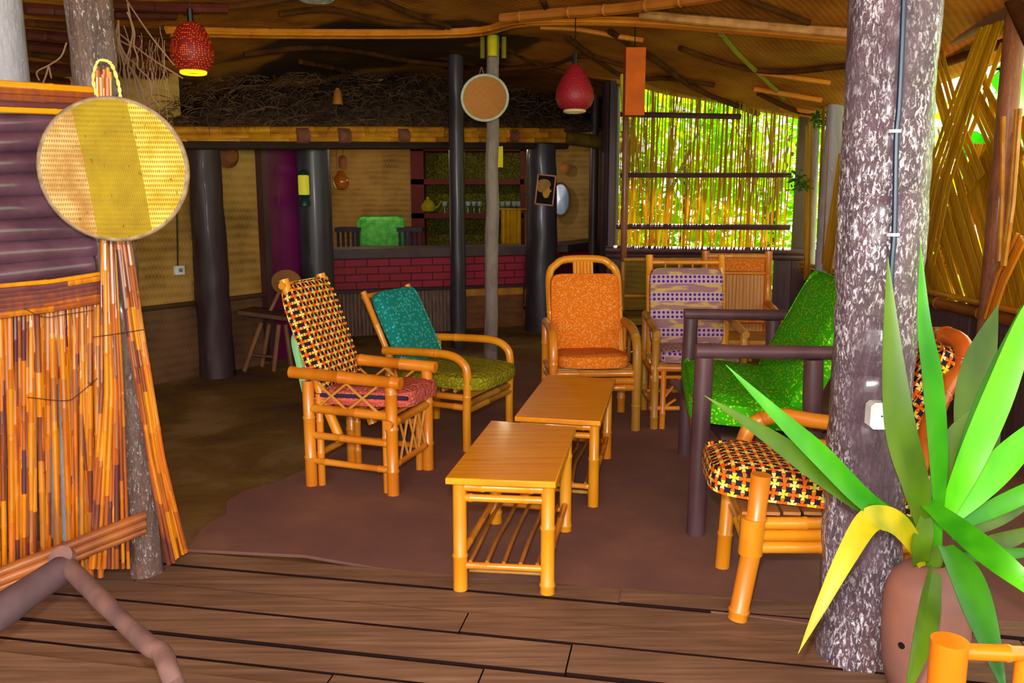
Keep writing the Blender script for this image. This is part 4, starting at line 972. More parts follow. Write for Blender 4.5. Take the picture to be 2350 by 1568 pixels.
for s_ in (0, 1):
    q = [];
    for i, p in enumerate(lp_):
        a = i * .55 + s_ * math.pi; q.append(p + Vector((math.cos(a) * .0028, math.sin(a) * .0028, math.sin(a + 1) * .0018)))
    mb.tube(q, .0034, 6)
mb.build('handle_loop', ROPE, root)
# small round basket
gy = G(1127, 832).y; c = P(1114, 226, gy - .12); rs = 51 / F * gy * .985
root = thing('round_basket', 'small round brown basket with pale rim hanging on the thin grey pole', 'basket', tuple(c)); root.rotation_euler = (0, R(0), R(-6))
mb = MB(); prof = [(rs * k / 12 + .0001 * (k == 0), .05 * (k / 12) ** 2) for k in range(0, 13)] + [(rs * k / 12, .05 * (k / 12) ** 2 - .006) for k in range(11, -1, -1)]
mb.lathe(prof, (0, 0, 0), 48, Matrix.Rotation(R(90), 3, 'X')); mb.build('woven_face', BASKS, root)
mb = MB(); pts = [Vector((math.cos(2 * math.pi * k / 48) * rs, -.045, math.sin(2 * math.pi * k / 48) * rs * .95)) for k in range(49)]; mb.tube(pts, .0125, 8, caps=False); mb.build('rim', RIMG, root)
mb = MB(); mb.tube(smooth([(-.05, -.03, rs * .93), (-.03, -.02, rs + .06), (-.01, -.03, rs * .95)]), .004, 6); mb.build('handle_loop', RIM, root)

# ================================================================ LEFT SCREEN WALL
W0 = P(0, 700, 3.02); W1 = P(330, 700, 3.34); W0.z = W1.z = 0
def Wl(px, py, off=0.0):
    n_ = Vector(((W1 - W0).y, -(W1 - W0).x, 0)).normalized(); return LN(px, py, W0 - n_ * off, W1 - n_ * off)
root = thing('log_wall', 'stacked dark varnished log wall behind the large round basket', 'wall panel', tuple(Wl(100, 450)))
ys = [(262, 262), (305, 300), (352, 345), (402, 392), (455, 442), (508, 495), (560, 542), (612, 590), (662, 622)]
for (a0, b0), (a1, b1) in zip(ys, ys[1:]):
    mb = MB(); p0 = Wl(-60, (a0 + a1) / 2, 0); p1 = Wl(222 + random.uniform(-22, 8), (b0 + b1) / 2, 0); r = (a1 - a0) / 2 / F * 3.1 * 1.06
    mb.tube([p0.lerp(p1, k / 10) for k in range(11)], r, 14, prof=lambda t, a, p: 1 + .08 * noise.noise(p * 5)); mb.build('log', LOGM, root, world=True)
def caneset(name, label, cat, root_at, lines, r, m, off, part='cane', seg=.3):
    root = thing(name, label, cat, tuple(root_at))
    for ln in lines:
        rr = r * random.uniform(.75, 1.15); mb = MB(); mb.bam([Wl(a, b, off + random.uniform(-.012, .012)) for a, b in ln], rr, seg, 8); mb.build(part, m, root, world=True)
    return root
caneset('cane_rail', 'upper cane rail with yellow and purple canes lashed on top of the log wall', 'rail', Wl(100, 225, -.06),
        [[(-40, 190 + 15 * k), (215, 207 + 13 * k)] for k in range(5)], .0135, RAILC, -.06)
caneset('cane_rail', 'lower cane rail of yellow and purple canes under the log wall', 'rail', Wl(100, 670, -.05),
        [[(-40, 660 + 11.5 * k), (120, 646 + 10.5 * k), (243, 627 + 10 * k)] for k in range(7)], .0115, RAILC, -.06, seg=.2)
random.seed(9)
ln = []
for k in range(44):
    x = -25 + k * 6.1 + random.uniform(-2, 2); bx = x * .97 + 12 + random.uniform(-9, 9)
    if 128 < x < 150: bx += 20
    ln.append([(x, 705 - x * .25), ((x + bx) / 2, 1000), (bx, 1360 - bx * .2 + random.uniform(-22, 12))])
for k in range(8):
    x = 60 + random.uniform(0, 150); ln.append([(x, 700), (x + random.uniform(10, 45), 1180)])
caneset('cane_screen', 'upright cane screen of orange and purple canes below the log wall', 'screen', Wl(110, 1300), ln, .0095, CANEL, -.005)
ln = []
for k in range(9):
    ln.append([(222 + k * 3.5 + random.uniform(-3, 3), 150 + random.uniform(0, 40)), (234 + k * 3.5, 560), (236 + k * 5.5 + random.uniform(-3, 3), 900), (205 + k * 11 + random.uniform(-3, 3), 1305)])
caneset('cane_bundle', 'loose canes standing against the left side of the tree trunk post', 'bundle', Wl(250, 1310, -.1), ln, .0085, CANEB, -.1)
ln = []
for k in range(9):
    ln.append([(268 + k * 3, 545 + random.uniform(-25, 0)), (296 + k * 3.8, 760), (342 + k * 4, 1050), (388 + k * 5 + random.uniform(-6, 6), 1296 - k * 4)])
caneset('cane_bundle', 'loose canes leaning on the right side of the tree trunk post down to the deck', 'bundle', Wl(400, 1300, -.12), ln, .009, CANEB, -.1)
# tie wires
mb = MB(); mb.tube(smooth([Wl(55, 708, -.09), Wl(100, 728, -.09), Wl(150, 722, -.1), Wl(215, 712, -.1)]), .0016, 5); tag(mb.build('tie_wire', WIRE), 'rusty wire twisted along the top of the cane screen', 'wire')
mb = MB(); mb.tube(smooth([Wl(62, 912, -.09), Wl(150, 920, -.09), Wl(180, 905, -.1), Wl(224, 868, -.1)]), .0016, 5); tag(mb.build('tie_wire', WIRE), 'rusty wire crossing the middle of the cane screen', 'wire')
mb = MB(); mb.tube(smooth([Wl(212, 774, -.12), Wl(260, 768, -.13), Wl(335, 756, -.12)]), .0016, 5); tag(mb.build('tie_wire', WIRE), 'rusty wire around the canes in front of the tree trunk post', 'wire')
# bottom rail log
root = thing('foot_rail', 'reddish split log rail slanting across the foot of the cane screen', 'rail', tuple(Wl(100, 1290, -.12)))
for dy, r in ((-13, .019), (6, .022), (22, .016)):
    mb = MB(); mb.tube(smooth([Wl(-40, 1342 + dy, -.13), Wl(120, 1280 + dy, -.13), Wl(230, 1236 + dy, -.12), Wl(332, 1196 + dy, -.1)], 6), r, 10, prof=lambda t, a, p: 1 + .14 * noise.noise(p * 12)); mb.build('split_log', simple('reddish_split_log', (120, 62, 34), (168, 96, 40), 5, (1, 1, 1), .4, .5, .2), root, world=True)
# forked branch
n0 = P(148, 1292, 2.55); root = thing('forked_branch', 'grey forked branch prop on the deck at the lower left', 'branch', tuple(G(400, 1560)))
mb = MB(); e1 = G(440, 1620, .03)
pts = smooth([n0, n0.lerp(P(255, 1400, 2.3), 1), P(340, 1480, 2.14), P(372, 1500, 2.1), P(400, 1568, 2.02), e1], 6); mb.tube(pts, [.028] * 6 + [.026] * (len(pts) - 6), 14, prof=lambda t, a, p: 1 + .12 * noise.noise(p * 9)); mb.build('limb', DRIFT, root, world=True)
mb = MB(); pts = smooth([n0 + Vector((.01, .0, -.012)), P(80, 1350, 2.42), P(10, 1400, 2.3), P(-90, 1480, 2.15)], 6); mb.tube(pts, [.036] + [.048] * (len(pts) - 1), 14, prof=lambda t, a, p: 1 + .14 * noise.noise(p * 8)); mb.build('limb', simple('dark_grey_limb', (74, 56, 64), (104, 80, 84), 5), root, world=True)
mb = MB(); pts = smooth([P(120, 1330, 2.5), P(40, 1400, 2.36), P(-60, 1500, 2.2)], 6); mb.tube(pts, .014, 10); mb.build('limb', DRIFT, root, world=True)
mb = MB(); mb.tube([n0 + Vector((0, 0, .012)), n0 + Vector((0, -.02, .03))], [.038, .036], 16); mb.build('sawn_knob', DRIFT, root, world=True)
# hanging rootlets
random.seed(14); mb = MB()
def root_path(px, py, y, n, dx, dy, w):
    pts = []; a, b = px, py
    for i in range(n):
        pts.append(P(a, b, y)); a += dx + random.gauss(0, w); b += dy + random.gauss(0, w * .5)
    return smooth(pts, 3)
for i in range(13):
    q = root_path(252 + random.uniform(0, 50), random.uniform(0, 90), 3.5 + random.uniform(-.1, .1), 9, random.uniform(-1, 12), random.uniform(18, 34), 7); mb.tube(q, [random.uniform(.0018, .0045)] * len(q), 5)
for (a, b, c_, d) in ((250, 68, 305, 108), (250, 82, 312, 148), (308, 145, 275, 222), (265, 70, 420, 180), (290, 0, 400, 150)):
    q = smooth([P(a, b, 3.5), P((a + c_) / 2, (b + d) / 2 + 6, 3.5), P(c_, d, 3.5)], 5); mb.tube(q, .003, 5)
for i in range(26):
    q = root_path(310 + random.uniform(-6, 70), random.uniform(60, 160), 3.5, 7, random.uniform(-2, 3), random.uniform(14, 26), 4); mb.tube(q, .0012, 4)
tag(mb.build('hanging_rootlets', WEB), 'tangle of dusty rootlets and cobweb hanging right of the tree trunk post', 'roots')
mb = MB()
for q in ([(153, 98), (140, 130), (112, 150), (85, 165), (90, 185)], [(112, 150), (105, 175), (98, 192)], [(112, 150), (118, 180)]): mb.tube(smooth([P(a, b, 3.3) for a, b in q], 4), .003, 5)
tag(mb.build('hanging_rootlets', WEB), 'curled twig with cobweb hanging left of the tree trunk post', 'roots')

# ================================================================ CABLE + SOCKET ON THE BIG POST
bpost = G(1958, 1500); yc = bpost.y - .142
cp = [(2075, -20), (2070, 110), (2063, 250), (2057, 320), (2053, 520), (2046, 620), (2038, 800), (2030, 925)]
root = thing('power_cable', 'blue-black cable clipped down the big trunk post to the white socket', 'cable', tuple(P(2030, 925, yc)))
mb = MB(); mb.tube(smooth([P(a, b, yc - .01) for a, b in cp], 4), .0085, 8); mb.build('conduit', CABLE, root, world=True)
for px, py in ((2056, 301), (2052, 539)):
    q = P(px, py, yc - .02); mb = MB(); mb.box(q, (.026, .014, .009)); mb.box(q + Vector((-.012, .006, 0)), (.012, .01, .009)); mb.build('cable_clip', WHITE, root, world=True)
q = P(2021, 951, yc); root = thing('power_socket', 'white wall socket screwed to the big trunk post', 'socket', tuple(q))
mb = MB(); c8 = .011; h_ = .041; pts = [(-h_, -h_ + c8), (-h_ + c8, -h_), (h_ - c8, -h_), (h_, -h_ + c8), (h_, h_ - c8), (h_ - c8, h_), (-h_ + c8, h_), (-h_, h_ - c8)]
mb.poly([q + Vector((a, .015, b)) for a, b in pts], (0, -.04, 0)); mb.build('plate', WHITE, root, world=True)
for dx, r in ((-.007, .0026), (.004, .0016), (.0155, .0026)):
    mb = MB(); mb.lathe([(r, 0), (r, .003)], q + Vector((dx, -.0235, 0)), 12, Matrix.Rotation(R(90), 3, 'X')); mb.build('pin_hole', BLACK, root, world=True)
mb = MB(); mb.tube(smooth([q + Vector((.003, -.0255, -.024)), q + Vector((.011, -.0255, -.0225)), q + Vector((.018, -.0255, -.018))]), .0007, 5); mb.build('scratch', BLACK, root, world=True)

# ================================================================ FURNITURE
def place(name, label, cat, p_nf, p_nb, p_ff):
    """origin at the near-front foot; +X = towards the back (depth), +Y = across to the far side"""
    d = (p_nb - p_nf); a = math.atan2(d.y, d.x)
    return thing(name, label, cat, (p_nf.x, p_nf.y, 0), a), d.length
def B1(mb, *a, **k): mb.bam(*a, **k); return mb
def part(root, name, m, fn, label=None, uv=None):
    mb = MB(); fn(mb); return mb.build(name, m, root, label=label, uv=uv)
# ---- tables
def table(label, c4, h, rl, sh=True):
    """c4: near-left, near-right, far-right, far-left leg feet (ground points)"""
    o = c4[0]; root = thing('bamboo_table', label, 'table', (o.x, o.y, 0)); L = [q - Vector((o.x, o.y, 0)) for q in c4]
    for q in L: q.z = 0
    for i, q in enumerate(L):
        mb = MB(); mb.bam([q, q + Vector((0, 0, h - .025))], rl * 1.04, .28, 12, r1=rl * .97); mb.build('leg', BAM, root)
    cen = sum(L, Vector()) / 4; cor = [cen + (q - cen) * 1.22 + Vector((0, 0, h - .026)) for q in L]
    mb = MB(); mb.poly(cor, (0, 0, .026)); o2 = mb.build('tabletop', TOPM, root)
    bv = o2.modifiers.new('bev', 'BEVEL'); bv.width = .004; bv.segments = 2
    up = Vector((0, 0, 1))
    for i in range(4):
        a, b = L[i], L[(i + 1) % 4]
        mb = MB(); mb.bam([a + up * (h - .056), b + up * (h - .056)], .019, .2, 9); mb.build('apron_cane', BAM, root)
        mb = MB(); mb.bam([a + up * (h - .1), b + up * (h - .1)], .016, .2, 9); mb.build('apron_cane', BAM, root)
    for i, z_ in ((0, .10), (2, .10), (1, .13), (3, .13)):
        a, b = L[i], L[(i + 1) % 4]; mb = MB(); mb.bam([a + up * z_, b + up * z_], .014, .25, 9); mb.build('stretcher', BAM2, root)
    for k in range(5):
        t = (k + .6) / 5.2; a = L[0].lerp(L[1], t) + up * .115; b = L[3].lerp(L[2], t) + up * .115; m1 = a.lerp(b, .33) + Vector((random.uniform(-.02, .02), 0, .015)); m2 = a.lerp(b, .7) + Vector((random.uniform(-.02, .02), 0, .0))
        mb = MB(); mb.tube(smooth([a, m1, m2, b], 5), .008, 7); mb.build('shelf_stick', simple('brown_stick', (150, 88, 22), (176, 110, 34), 9) if k == 0 else bpy.data.materials['brown_stick'], root)
    mb = MB(); mb.bam([L[0] + up * .035 + Vector((.03, .1, 0)), L[0].lerp(L[1], .95) + up * .035 + Vector((0, .1, 0))], .01, .3, 7); mb.build('low_cane', BAMD, root)
    return root
nl, nr = G(1057, 1352), G(1256, 1362); dn = (nr - nl); 
fr_ = G(1297, 1218); fl_ = G(1138, 1200)
table('low golden bamboo side table standing nearest the camera', [nl, nr, fr_, fl_], .475, .028)
nl, nr = G(1205, 1150), G(1361, 1162); fr_ = G(1392, 1052); fl_ = G(1262, 1040)
table('low golden bamboo side table standing behind the nearest one', [nl, nr, fr_, fl_], .46, .0265)

def lattice(mb, o, dx, z0, z1, n, r=.006):
    for k in range(n):
        a = o + Vector((dx * k / n, 0, 0)); 
        mb.tube([a + Vector((0, 0, z1)), a + Vector((dx / n, 0, z0))], r, 6); mb.tube([a + Vector((0, .008, z0)), a + Vector((dx / n, .008, z1))], r, 6)
# ---- chair A : yellow patterned back, pink seat
nf, nb, ff = G(903, 1136), G(716, 1114), G(998, 1079)
root, D = place('bamboo_armchair', 'bamboo armchair with orange petal patterned back cushion and pink shaggy seat', 'chair', nf, nb, ff)
loc = Vector((nf.x, nf.y, 0)); ia = Matrix.Rotation(-root.rotation_euler[2], 3, 'Z'); Wv = ia @ (Vector((ff.x, ff.y, 0)) - loc); sgn = 1 if Wv.y > 0 else -1; Wd = Wv.length * sgn
# local: x 0..D front->back (negative x = beyond the front), y 0..Wd near->far
for xx in (0, D):
    for yy in (0, Wd):
        for (dx, rr, tt) in ((0, .034, .57), (.05 if xx else .045, .021, .5)):
            q = Vector((xx + dx * (-1 if xx else 1) * 1.0, yy, 0)) if dx else Vector((xx, yy, 0))
            if dx: q.y += .022 * sgn * (1 if yy == 0 else -1)
            mb = MB(); mb.bam([q, q + Vector((0, 0, tt if not (dx and xx == 0) else .42))], rr * .95, .2, 10); mb.build('leg' if dx == 0 else 'leg_brace', BAM2, root)
for yy in (0, Wd):
    part(root, 'armrest', BAM2, lambda m: m.bam([(-.055, yy, .59), (D + .1, yy, .61)], .033, .3, 12))
    for z_, rr in ((.415, .024), (.27, .02), (.13, .018)):
        part(root, 'side_rail', BAM2, lambda m: m.bam([(0, yy, z_), (D, yy, z_ + .01)], rr, .3, 9))
    part(root, 'side_lattice', STRIP, lambda m: lattice(m, Vector((.07, yy, 0)), D - .12, .43, .57, 2, .0075))
for z_, rr in ((.38, .024), (.15, .018)):
    part(root, 'front_rail', BAM2, lambda m: m.bam([(0, -.05 * sgn if z_ > .3 else 0, z_), (0, Wd, z_)], rr, .3, 9))
    part(root, 'rear_rail', BAM2, lambda m: m.bam([(D, 0, z_), (D, Wd, z_)], rr, .3, 9))
mb = MB()
for k in range(3):
    a = Wd * (.2 + .25 * k); mb.tube([(0, a, .37), (0, a + .1 * sgn, .15)], .007, 6); mb.tube([(0, a + .1 * sgn, .37), (0, a, .15)], .007, 6)
mb.build('front_lattice', STRIP, root)
part(root, 'seat_slats', BAM2, lambda m: [m.bam([(D * k / 7, 0, .425), (D * k / 7, Wd, .425)], .012, .3, 7) for k in range(8)])
tl = .175   # backward lean
for yy in (.04 * sgn, Wd - .04 * sgn):
    part(root, 'back_post', BAM, lambda m: m.bam([(D - .16, yy, .25), (D - .05, yy, .5), (D + tl - .03, yy, 1.09)], .027, .4, 10))
part(root, 'back_rail', BAM, lambda m: m.bam([(D + tl - .04, -.0, 1.06), (D + tl - .04, Wd, 1.06)], .018, .25, 9))
part(root, 'back_rail', BAM, lambda m: m.bam([(D - .05, .02 * sgn, .5), (D - .05, Wd, .5)], .018, .25, 9))
sM = M4((D / 2 - .035, Wd / 2, .485), R(1), R(2), 0)
padA = part(root, 'seat_cushion', PINK, lambda m: m.cushion(D + .12, abs(Wd) - .03, .105, sM, seed=1), uv=sM)
mb = MB(); hw, hl = (D + .12) / 2 * .98, (abs(Wd) - .03) / 2 * .985
pts = [sM @ Vector((hw * c_, -hl * sgn * 1.0, .012)) for c_ in (-.98, -.5, 0, .5, .98)]; mb.tube(pts, .011, 8); mb.build('piping', NAVY, padA)
mb = MB(); mb.tube([p + Vector((0, 0, -.02)) for p in pts], .006, 8); mb.build('edging', CORAL, padA)
al = math.atan2(.6, tl + .02)
bM = M4((D + .035, Wd / 2, .79), 0, -al + R(2), 0)   # pad x axis runs up the back
part(root, 'back_cushion', PETAL, lambda m: m.cushion(.60, abs(Wd) + .01, .085, bM, seed=2, p=5), uv=bM)
gM = M4((D + .035, Wd / 2 - .03 * sgn, .60), 0, -al + R(-6), 0)
part(root, 'cushion_lining', MINT, lambda m: m.cushion(.46, abs(Wd) - .04, .05, gM, seed=3), label='mint green lining under the patterned back cushion', uv=gM)

# ---- chair B : teal back, olive seat, bent arms
nf, ff = G(1072, 1036), G(1169, 981); wv = (ff - nf); wv.z = 0; face = Vector((wv.y, -wv.x, 0)).normalized()   # towards the camera right
bk = -face; nb = nf + bk * .56
root, D = place('bent_arm_chair', 'bamboo armchair with teal back cushion, olive seat and bent cane arms', 'chair', nf, nb, ff); Wd = wv.length; sgn = 1
ia = Matrix.Rotation(-root.rotation_euler[2], 3, 'Z'); q = ia @ wv; sgn = 1 if q.y > 0 else -1; Wd = q.y
for yy in (0, Wd):
    part(root, 'bent_arm', BAM, lambda m: m.bam(smooth([(0, yy, 0), (0, yy, .25), (-.005, yy, .47), (.03, yy, .545), (.12, yy, .582), (.3, yy, .585), (D + .02, yy, .575)], 5), .026, .45, 12))
    part(root, 'leg', BAM, lambda m: m.bam([(D, yy, 0), (D - .02, yy, .56)], .026, .35, 10))
    for z_ in (.27, .33): part(root, 'side_rail', BAM2, lambda m: m.bam([(0, yy, z_), (D, yy, z_)], .02, .3, 9))
    part(root, 'back_post', BAM2, lambda m: m.bam([(D - .1, yy * .86 + Wd * .07, .3), (D + .19, yy * .86 + Wd * .07, .93)], .02, .3, 10))
for xx in (0, D):
    for z_ in (.25, .29, .34): part(root, 'front_rail' if xx == 0 else 'rear_rail', BAMD, lambda m: m.bam([(xx, 0, z_), (xx, Wd, z_)], .021, .35, 9))
part(root, 'seat_slats', BAMD, lambda m: [m.bam([(D * k / 7, 0, .365), (D * k / 7, Wd, .365)], .012, .3, 7) for k in range(8)])
part(root, 'back_rail', BAM2, lambda m: m.bam([(D + .18, Wd * .05, .9), (D + .18, Wd * .95, .9)], .018, .3, 9))
sM = M4((D / 2 - .07, Wd / 2 + .03, .425), 0, R(-2), 0)
part(root, 'seat_cushion', OLIV, lambda m: m.cushion(D + .1, abs(Wd) + .02, .10, sM, seed=7, p=4), uv=sM)
al = math.atan2(.5, .24); bM = M4((D + .02, Wd / 2 - .0, .67), 0, -al, 0)
part(root, 'back_cushion', TEAL, lambda m: m.cushion(.56, abs(Wd) - .12, .07, bM, seed=8, p=9), uv=bM)

# ---- chair C : orange cushions, hoop back
nf = G(1458, 988); lf = G(1276, 968); wv = Vector((-.545, -.035, 0)); bk = Vector((wv.y, -wv.x, 0)).normalized()
root, D = place('hoop_back_chair', 'bamboo armchair with speckled orange cushions and rounded hoop back', 'chair', nf, nf + bk * .5, lf)
ia = Matrix.Rotation(-root.rotation_euler[2], 3, 'Z'); Wd = (ia @ wv).y; sgn = 1 if Wd > 0 else -1
for yy in (0, Wd):
    part(root, 'bent_arm', BAMD if yy == 0 else BAM2, lambda m: m.bam(smooth([(0, yy, 0), (0, yy, .3), (0, yy, .5), (.04, yy, .6), (.14, yy, .65), (.32, yy, .665), (D, yy, .66)], 5), .03, .4, 12))
    part(root, 'leg', BAM2, lambda m: m.bam([(D, yy, 0), (D, yy, .66)], .03, .35, 10))
    for z_ in (.32, .38): part(root, 'side_rail', BAM2, lambda m: m.bam([(0, yy, z_), (D, yy, z_)], .022, .3, 9))
for xx in (0, D):
    for z_ in (.29, .335, .385): part(root, 'front_rail' if xx == 0 else 'rear_rail', BAM2, lambda m: m.bam([(xx, 0, z_), (xx, Wd, z_)], .023, .35, 9))
part(root, 'seat_slats', BAMD, lambda m: [m.bam([(D * k / 7, 0, .4), (D * k / 7, Wd, .4)], .012, .3, 7) for k in range(8)])
a, b = Wd * .06, Wd * .94
part(root, 'back_hoop', BAM, lambda m: m.bam(smooth([(D - .12, a, .4), (D - .02, a, .7), (D + .09, a, .97), (D + .115, a + .05 * sgn, 1.05), (D + .125, a + .13 * sgn, 1.085), (D + .125, b - .13 * sgn, 1.085), (D + .115, b - .05 * sgn, 1.05), (D + .09, b, .97), (D - .02, b, .7), (D - .12, b, .4)], 5), .027, .4, 12))
mb = MB()
for k in range(6): mb.bam([(D + .03, Wd / 2 + (k - 2.5) * .024, .8), (D + .118, Wd / 2 + (k - 2.5) * .024, 1.07)], .0125, .5, 8)
mb.build('back_splat', BAM, root)
sM = M4((D / 2 - .06, Wd / 2 + .01, .455), 0, R(4), 0)
part(root, 'seat_cushion', ORNG, lambda m: m.cushion(D + .12, abs(Wd) - .05, .1, sM, seed=9, p=3), uv=sM)
bM = M4((D - .03, Wd / 2 + .0, .72), 0, -math.atan2(.58, .16), 0)
part(root, 'back_cushion', ORNG, lambda m: m.cushion(.56, abs(Wd) - .06, .08, bM, seed=10, p=9), uv=bM)

# ---- chair D : purple dotted cushions
nf = G(1500, 984); rf = nf + Vector((.57, .02, 0)); bk = Vector((.02, 1, 0)).normalized()
root, D = place('bamboo_armchair', 'bamboo armchair with purple dotted striped cushions', 'chair', nf, nf + bk * .52, rf)
ia = Matrix.Rotation(-root.rotation_euler[2], 3, 'Z'); q = ia @ (rf - nf); Wd = q.y; sgn = 1 if Wd > 0 else -1
for xx in (0, D):
    for yy in (0, Wd):
        s2 = sgn * (1 if yy == 0 else -1)
        part(root, 'leg', BAMD, lambda m: m.bam([(xx, yy, 0), (xx, yy, .64 if xx == 0 else .7)], .027, .25, 10))
        part(root, 'leg_brace', BAM2, lambda m: m.bam([(xx, yy + .055 * s2, 0), (xx, yy + .055 * s2, .4)], .02, .25, 9))
for yy in (0, Wd):
    part(root, 'armrest', BAMD, lambda m: m.bam([(-.05, yy, .64), (D + .02, yy, .70)], .026, .3, 10))
    for z_ in (.36, .14): part(root, 'side_rail', BAM2, lambda m: m.bam([(0, yy, z_), (D, yy, z_)], .02, .3, 9))
    part(root, 'back_post', BAM, lambda m: m.bam([(D - .08, yy * .9 + Wd * .05, .35), (D + .1, yy * .9 + Wd * .05, 1.11)], .026, .3, 10))
for xx in (0, D):
    for z_, rr in ((.41, .024), (.35, .014), (.14, .016)): part(root, 'front_rail' if xx == 0 else 'rear_rail', BAM2, lambda m: m.bam([(xx, -.03 * sgn, z_), (xx, Wd + .03 * sgn, z_)], rr, .35, 9))
part(root, 'corner_brace', BAM2, lambda m: (m.tube([(0, .07 * sgn, .22), (0, .16 * sgn, .34)], .009, 6), m.tube([(0, .07 * sgn, .15), (0, .14 * sgn, .2)], .009, 6)))
part(root, 'seat_slats', BAMD, lambda m: [m.bam([(D * k / 7, 0, .43), (D * k / 7, Wd, .43)], .012, .3, 7) for k in range(8)])
part(root, 'back_rail', BAM2, lambda m: m.bam([(D + .09, Wd * .05, 1.06), (D + .09, Wd * .95, 1.06)], .016, .3, 9))
mb = MB()
for k in range(4): mb.tube([(D + .09, Wd * (.25 + .17 * k), 1.05), (D + .05, Wd * (.25 + .17 * k), .9)], .007, 6)
mb.build('back_spindles', BAMD, root)
sM = M4((D / 2 - .06, Wd / 2, .48), 0, R(3), 0)
part(root, 'seat_cushion', DOTS, lambda m: m.cushion(D + .1, abs(Wd) - .03, .09, sM, seed=12, p=5), uv=sM)
bM = M4((D - .05, Wd / 2 - .01 * sgn, .755), 0, -math.atan2(.6, .13), 0)
part(root, 'back_cushion', DOTS, lambda m: m.cushion(.56, abs(Wd) - .05, .09, bM, seed=13, p=9), uv=bM)

# ---- chair E : behind, slatted panel back
p0, p1 = P(1617, 690, 7.05), P(1762, 690, 7.0); p0.z = p1.z = 0; wv = p1 - p0; a_ = math.atan2(wv.y, wv.x)
root = thing('panel_back_chair', 'bamboo chair with upright slatted panel back behind the purple dotted one', 'chair', tuple(p0), a_); Wd = wv.length
for xx in (0, Wd):
    part(root, 'back_post', BAM2, lambda m: m.bam([(xx, 0, 0), (xx, 0, .5), (xx, .06, 1.08)], .032, .3, 10))
    part(root, 'leg', BAM2, lambda m: m.bam([(xx, -.5, 0), (xx, -.5, .6)], .028, .3, 10))
    part(root, 'armrest', BAM2, lambda m: m.bam([(xx, -.53, .62), (xx, .02, .66)], .026, .3, 10))
part(root, 'back_rail', BAM2, lambda m: m.bam([(0, .055, 1.04), (Wd, .055, 1.04)], .022, .3, 9))
part(root, 'back_rail', BAM2, lambda m: m.bam([(0, .04, .9), (Wd, .04, .9)], .016, .3, 9))
part(root, 'back_rail', BAM2, lambda m: m.bam([(0, .0, .5), (Wd, .0, .5)], .02, .3, 9))
part(root, 'back_panel', simple('pale_slats', (180, 116, 48), (212, 150, 80), 4, (24, 1, .5)), lambda m: [m.bar((.03 + (Wd - .06) * (k + .5) / 16, .0, .35), (.03 + (Wd - .06) * (k + .5) / 16, .055, 1.02), (Wd - .06) / 16 * .93, .008, (1, 0, 0)) for k in range(16)])
part(root, 'top_trim', ORNG, lambda m: m.bar((.04, .035, .965), (Wd - .04, .035, .965), .09, .02), uv=Matrix.Identity(4))
part(root, 'seat', BAMD, lambda m: m.box((Wd / 2, -.25, .4), (Wd, .5, .04)))
for yy in (-.5, 0): part(root, 'seat_rail', BAM2, lambda m: m.bam([(0, yy, .37), (Wd, yy, .37)], .024, .3, 9))

# ---- settee F : woven olive back against far wall
p0, p1 = P(1432, 650, 8.3), P(1700, 650, 8.3); p0.z = p1.z = 0
root = thing('woven_settee', 'settee with olive woven mat back standing below the far reed screen', 'settee', tuple(p0)); Wd = (p1 - p0).length
OLMAT = mat_weave('olive_mat', (84, 62, 6), (124, 98, 12), (150, 122, 24), 20)
part(root, 'back_panel', OLMAT, lambda m: m.bar((0, .12, .67), (Wd, .12, .67), .5, .03))
for z_ in (.92, .56): part(root, 'back_rail', BAMY, lambda m: m.bam([(0, .1, z_), (Wd, .1, z_)], .018, .3, 9))
part(root, 'seat', OLMAT, lambda m: m.box((Wd / 2, -.18, .38), (Wd, .56, .06)))
for xx in (0, Wd / 2, Wd):
    for yy in (-.42, .1): part(root, 'leg', BAMD, lambda m: m.bam([(xx, yy, 0), (xx, yy, .9 if yy > 0 else .38)], .026, .3, 9))

# ---- chair G : dark wood two-seater, green
nf, ff = G(1596, 1226), G(1571, 1042); wv = ff - nf; wv.z = 0
root = thing('dark_wood_settee', 'dark wooden settee with bright green speckled cushions', 'settee', (nf.x, nf.y, 0), 0); WY = wv.y; WX = wv.x; DD = .52
# local: y across (away from camera), x back
sk = lambda x, y, z: Vector((x + WX * y / WY, y, z))
wob = lambda t, a, p: 1 + .1 * noise.noise(p * 7)
for yy in (0, WY):
    part(root, 'leg', DARKW, lambda m: m.tube([sk(0, yy, 0).lerp(sk(0.01, yy, .82), k / 12) for k in range(13)], .041, 14, prof=wob))
    part(root, 'leg', DARKW, lambda m: m.tube([sk(DD, yy, 0).lerp(sk(DD - .03, yy, .81), k / 12) for k in range(13)], .044, 14, prof=wob))
    part(root, 'armrest', DARKW, lambda m: m.tube([sk(-.03, yy, .845).lerp(sk(DD + .32, yy, .835), k / 16) for k in range(17)], .031, 14, prof=wob))
    part(root, 'back_post', DARKW, lambda m: m.tube([sk(DD - .02, yy, .3), sk(DD + .16, yy, .66), sk(DD + .3, yy, 1.02)], .034, 12, prof=wob))
    part(root, 'side_rail', DARKW, lambda m: m.tube([sk(0, yy, .42), sk(DD, yy, .38)], .03, 12, prof=wob))
for xx, z_ in ((0, .43), (DD, .38), (DD + .27, .95)):
    part(root, 'cross_rail', DARKW, lambda m: m.tube([sk(xx, 0, z_), sk(xx, WY, z_)], .03, 12, prof=wob))
part(root, 'seat_board', DARKW, lambda m: m.box(sk(DD / 2, WY / 2, .445), (DD, WY, .02)))
ysk = math.atan2(WX, WY)
sM = M4(sk(DD / 2 - .02, WY / 2 + .0, .53), 0, R(4), -ysk)
part(root, 'seat_cushion', GREEN, lambda m: m.cushion(DD + .04, WY - .07, .13, sM, seed=15, p=9), uv=sM)
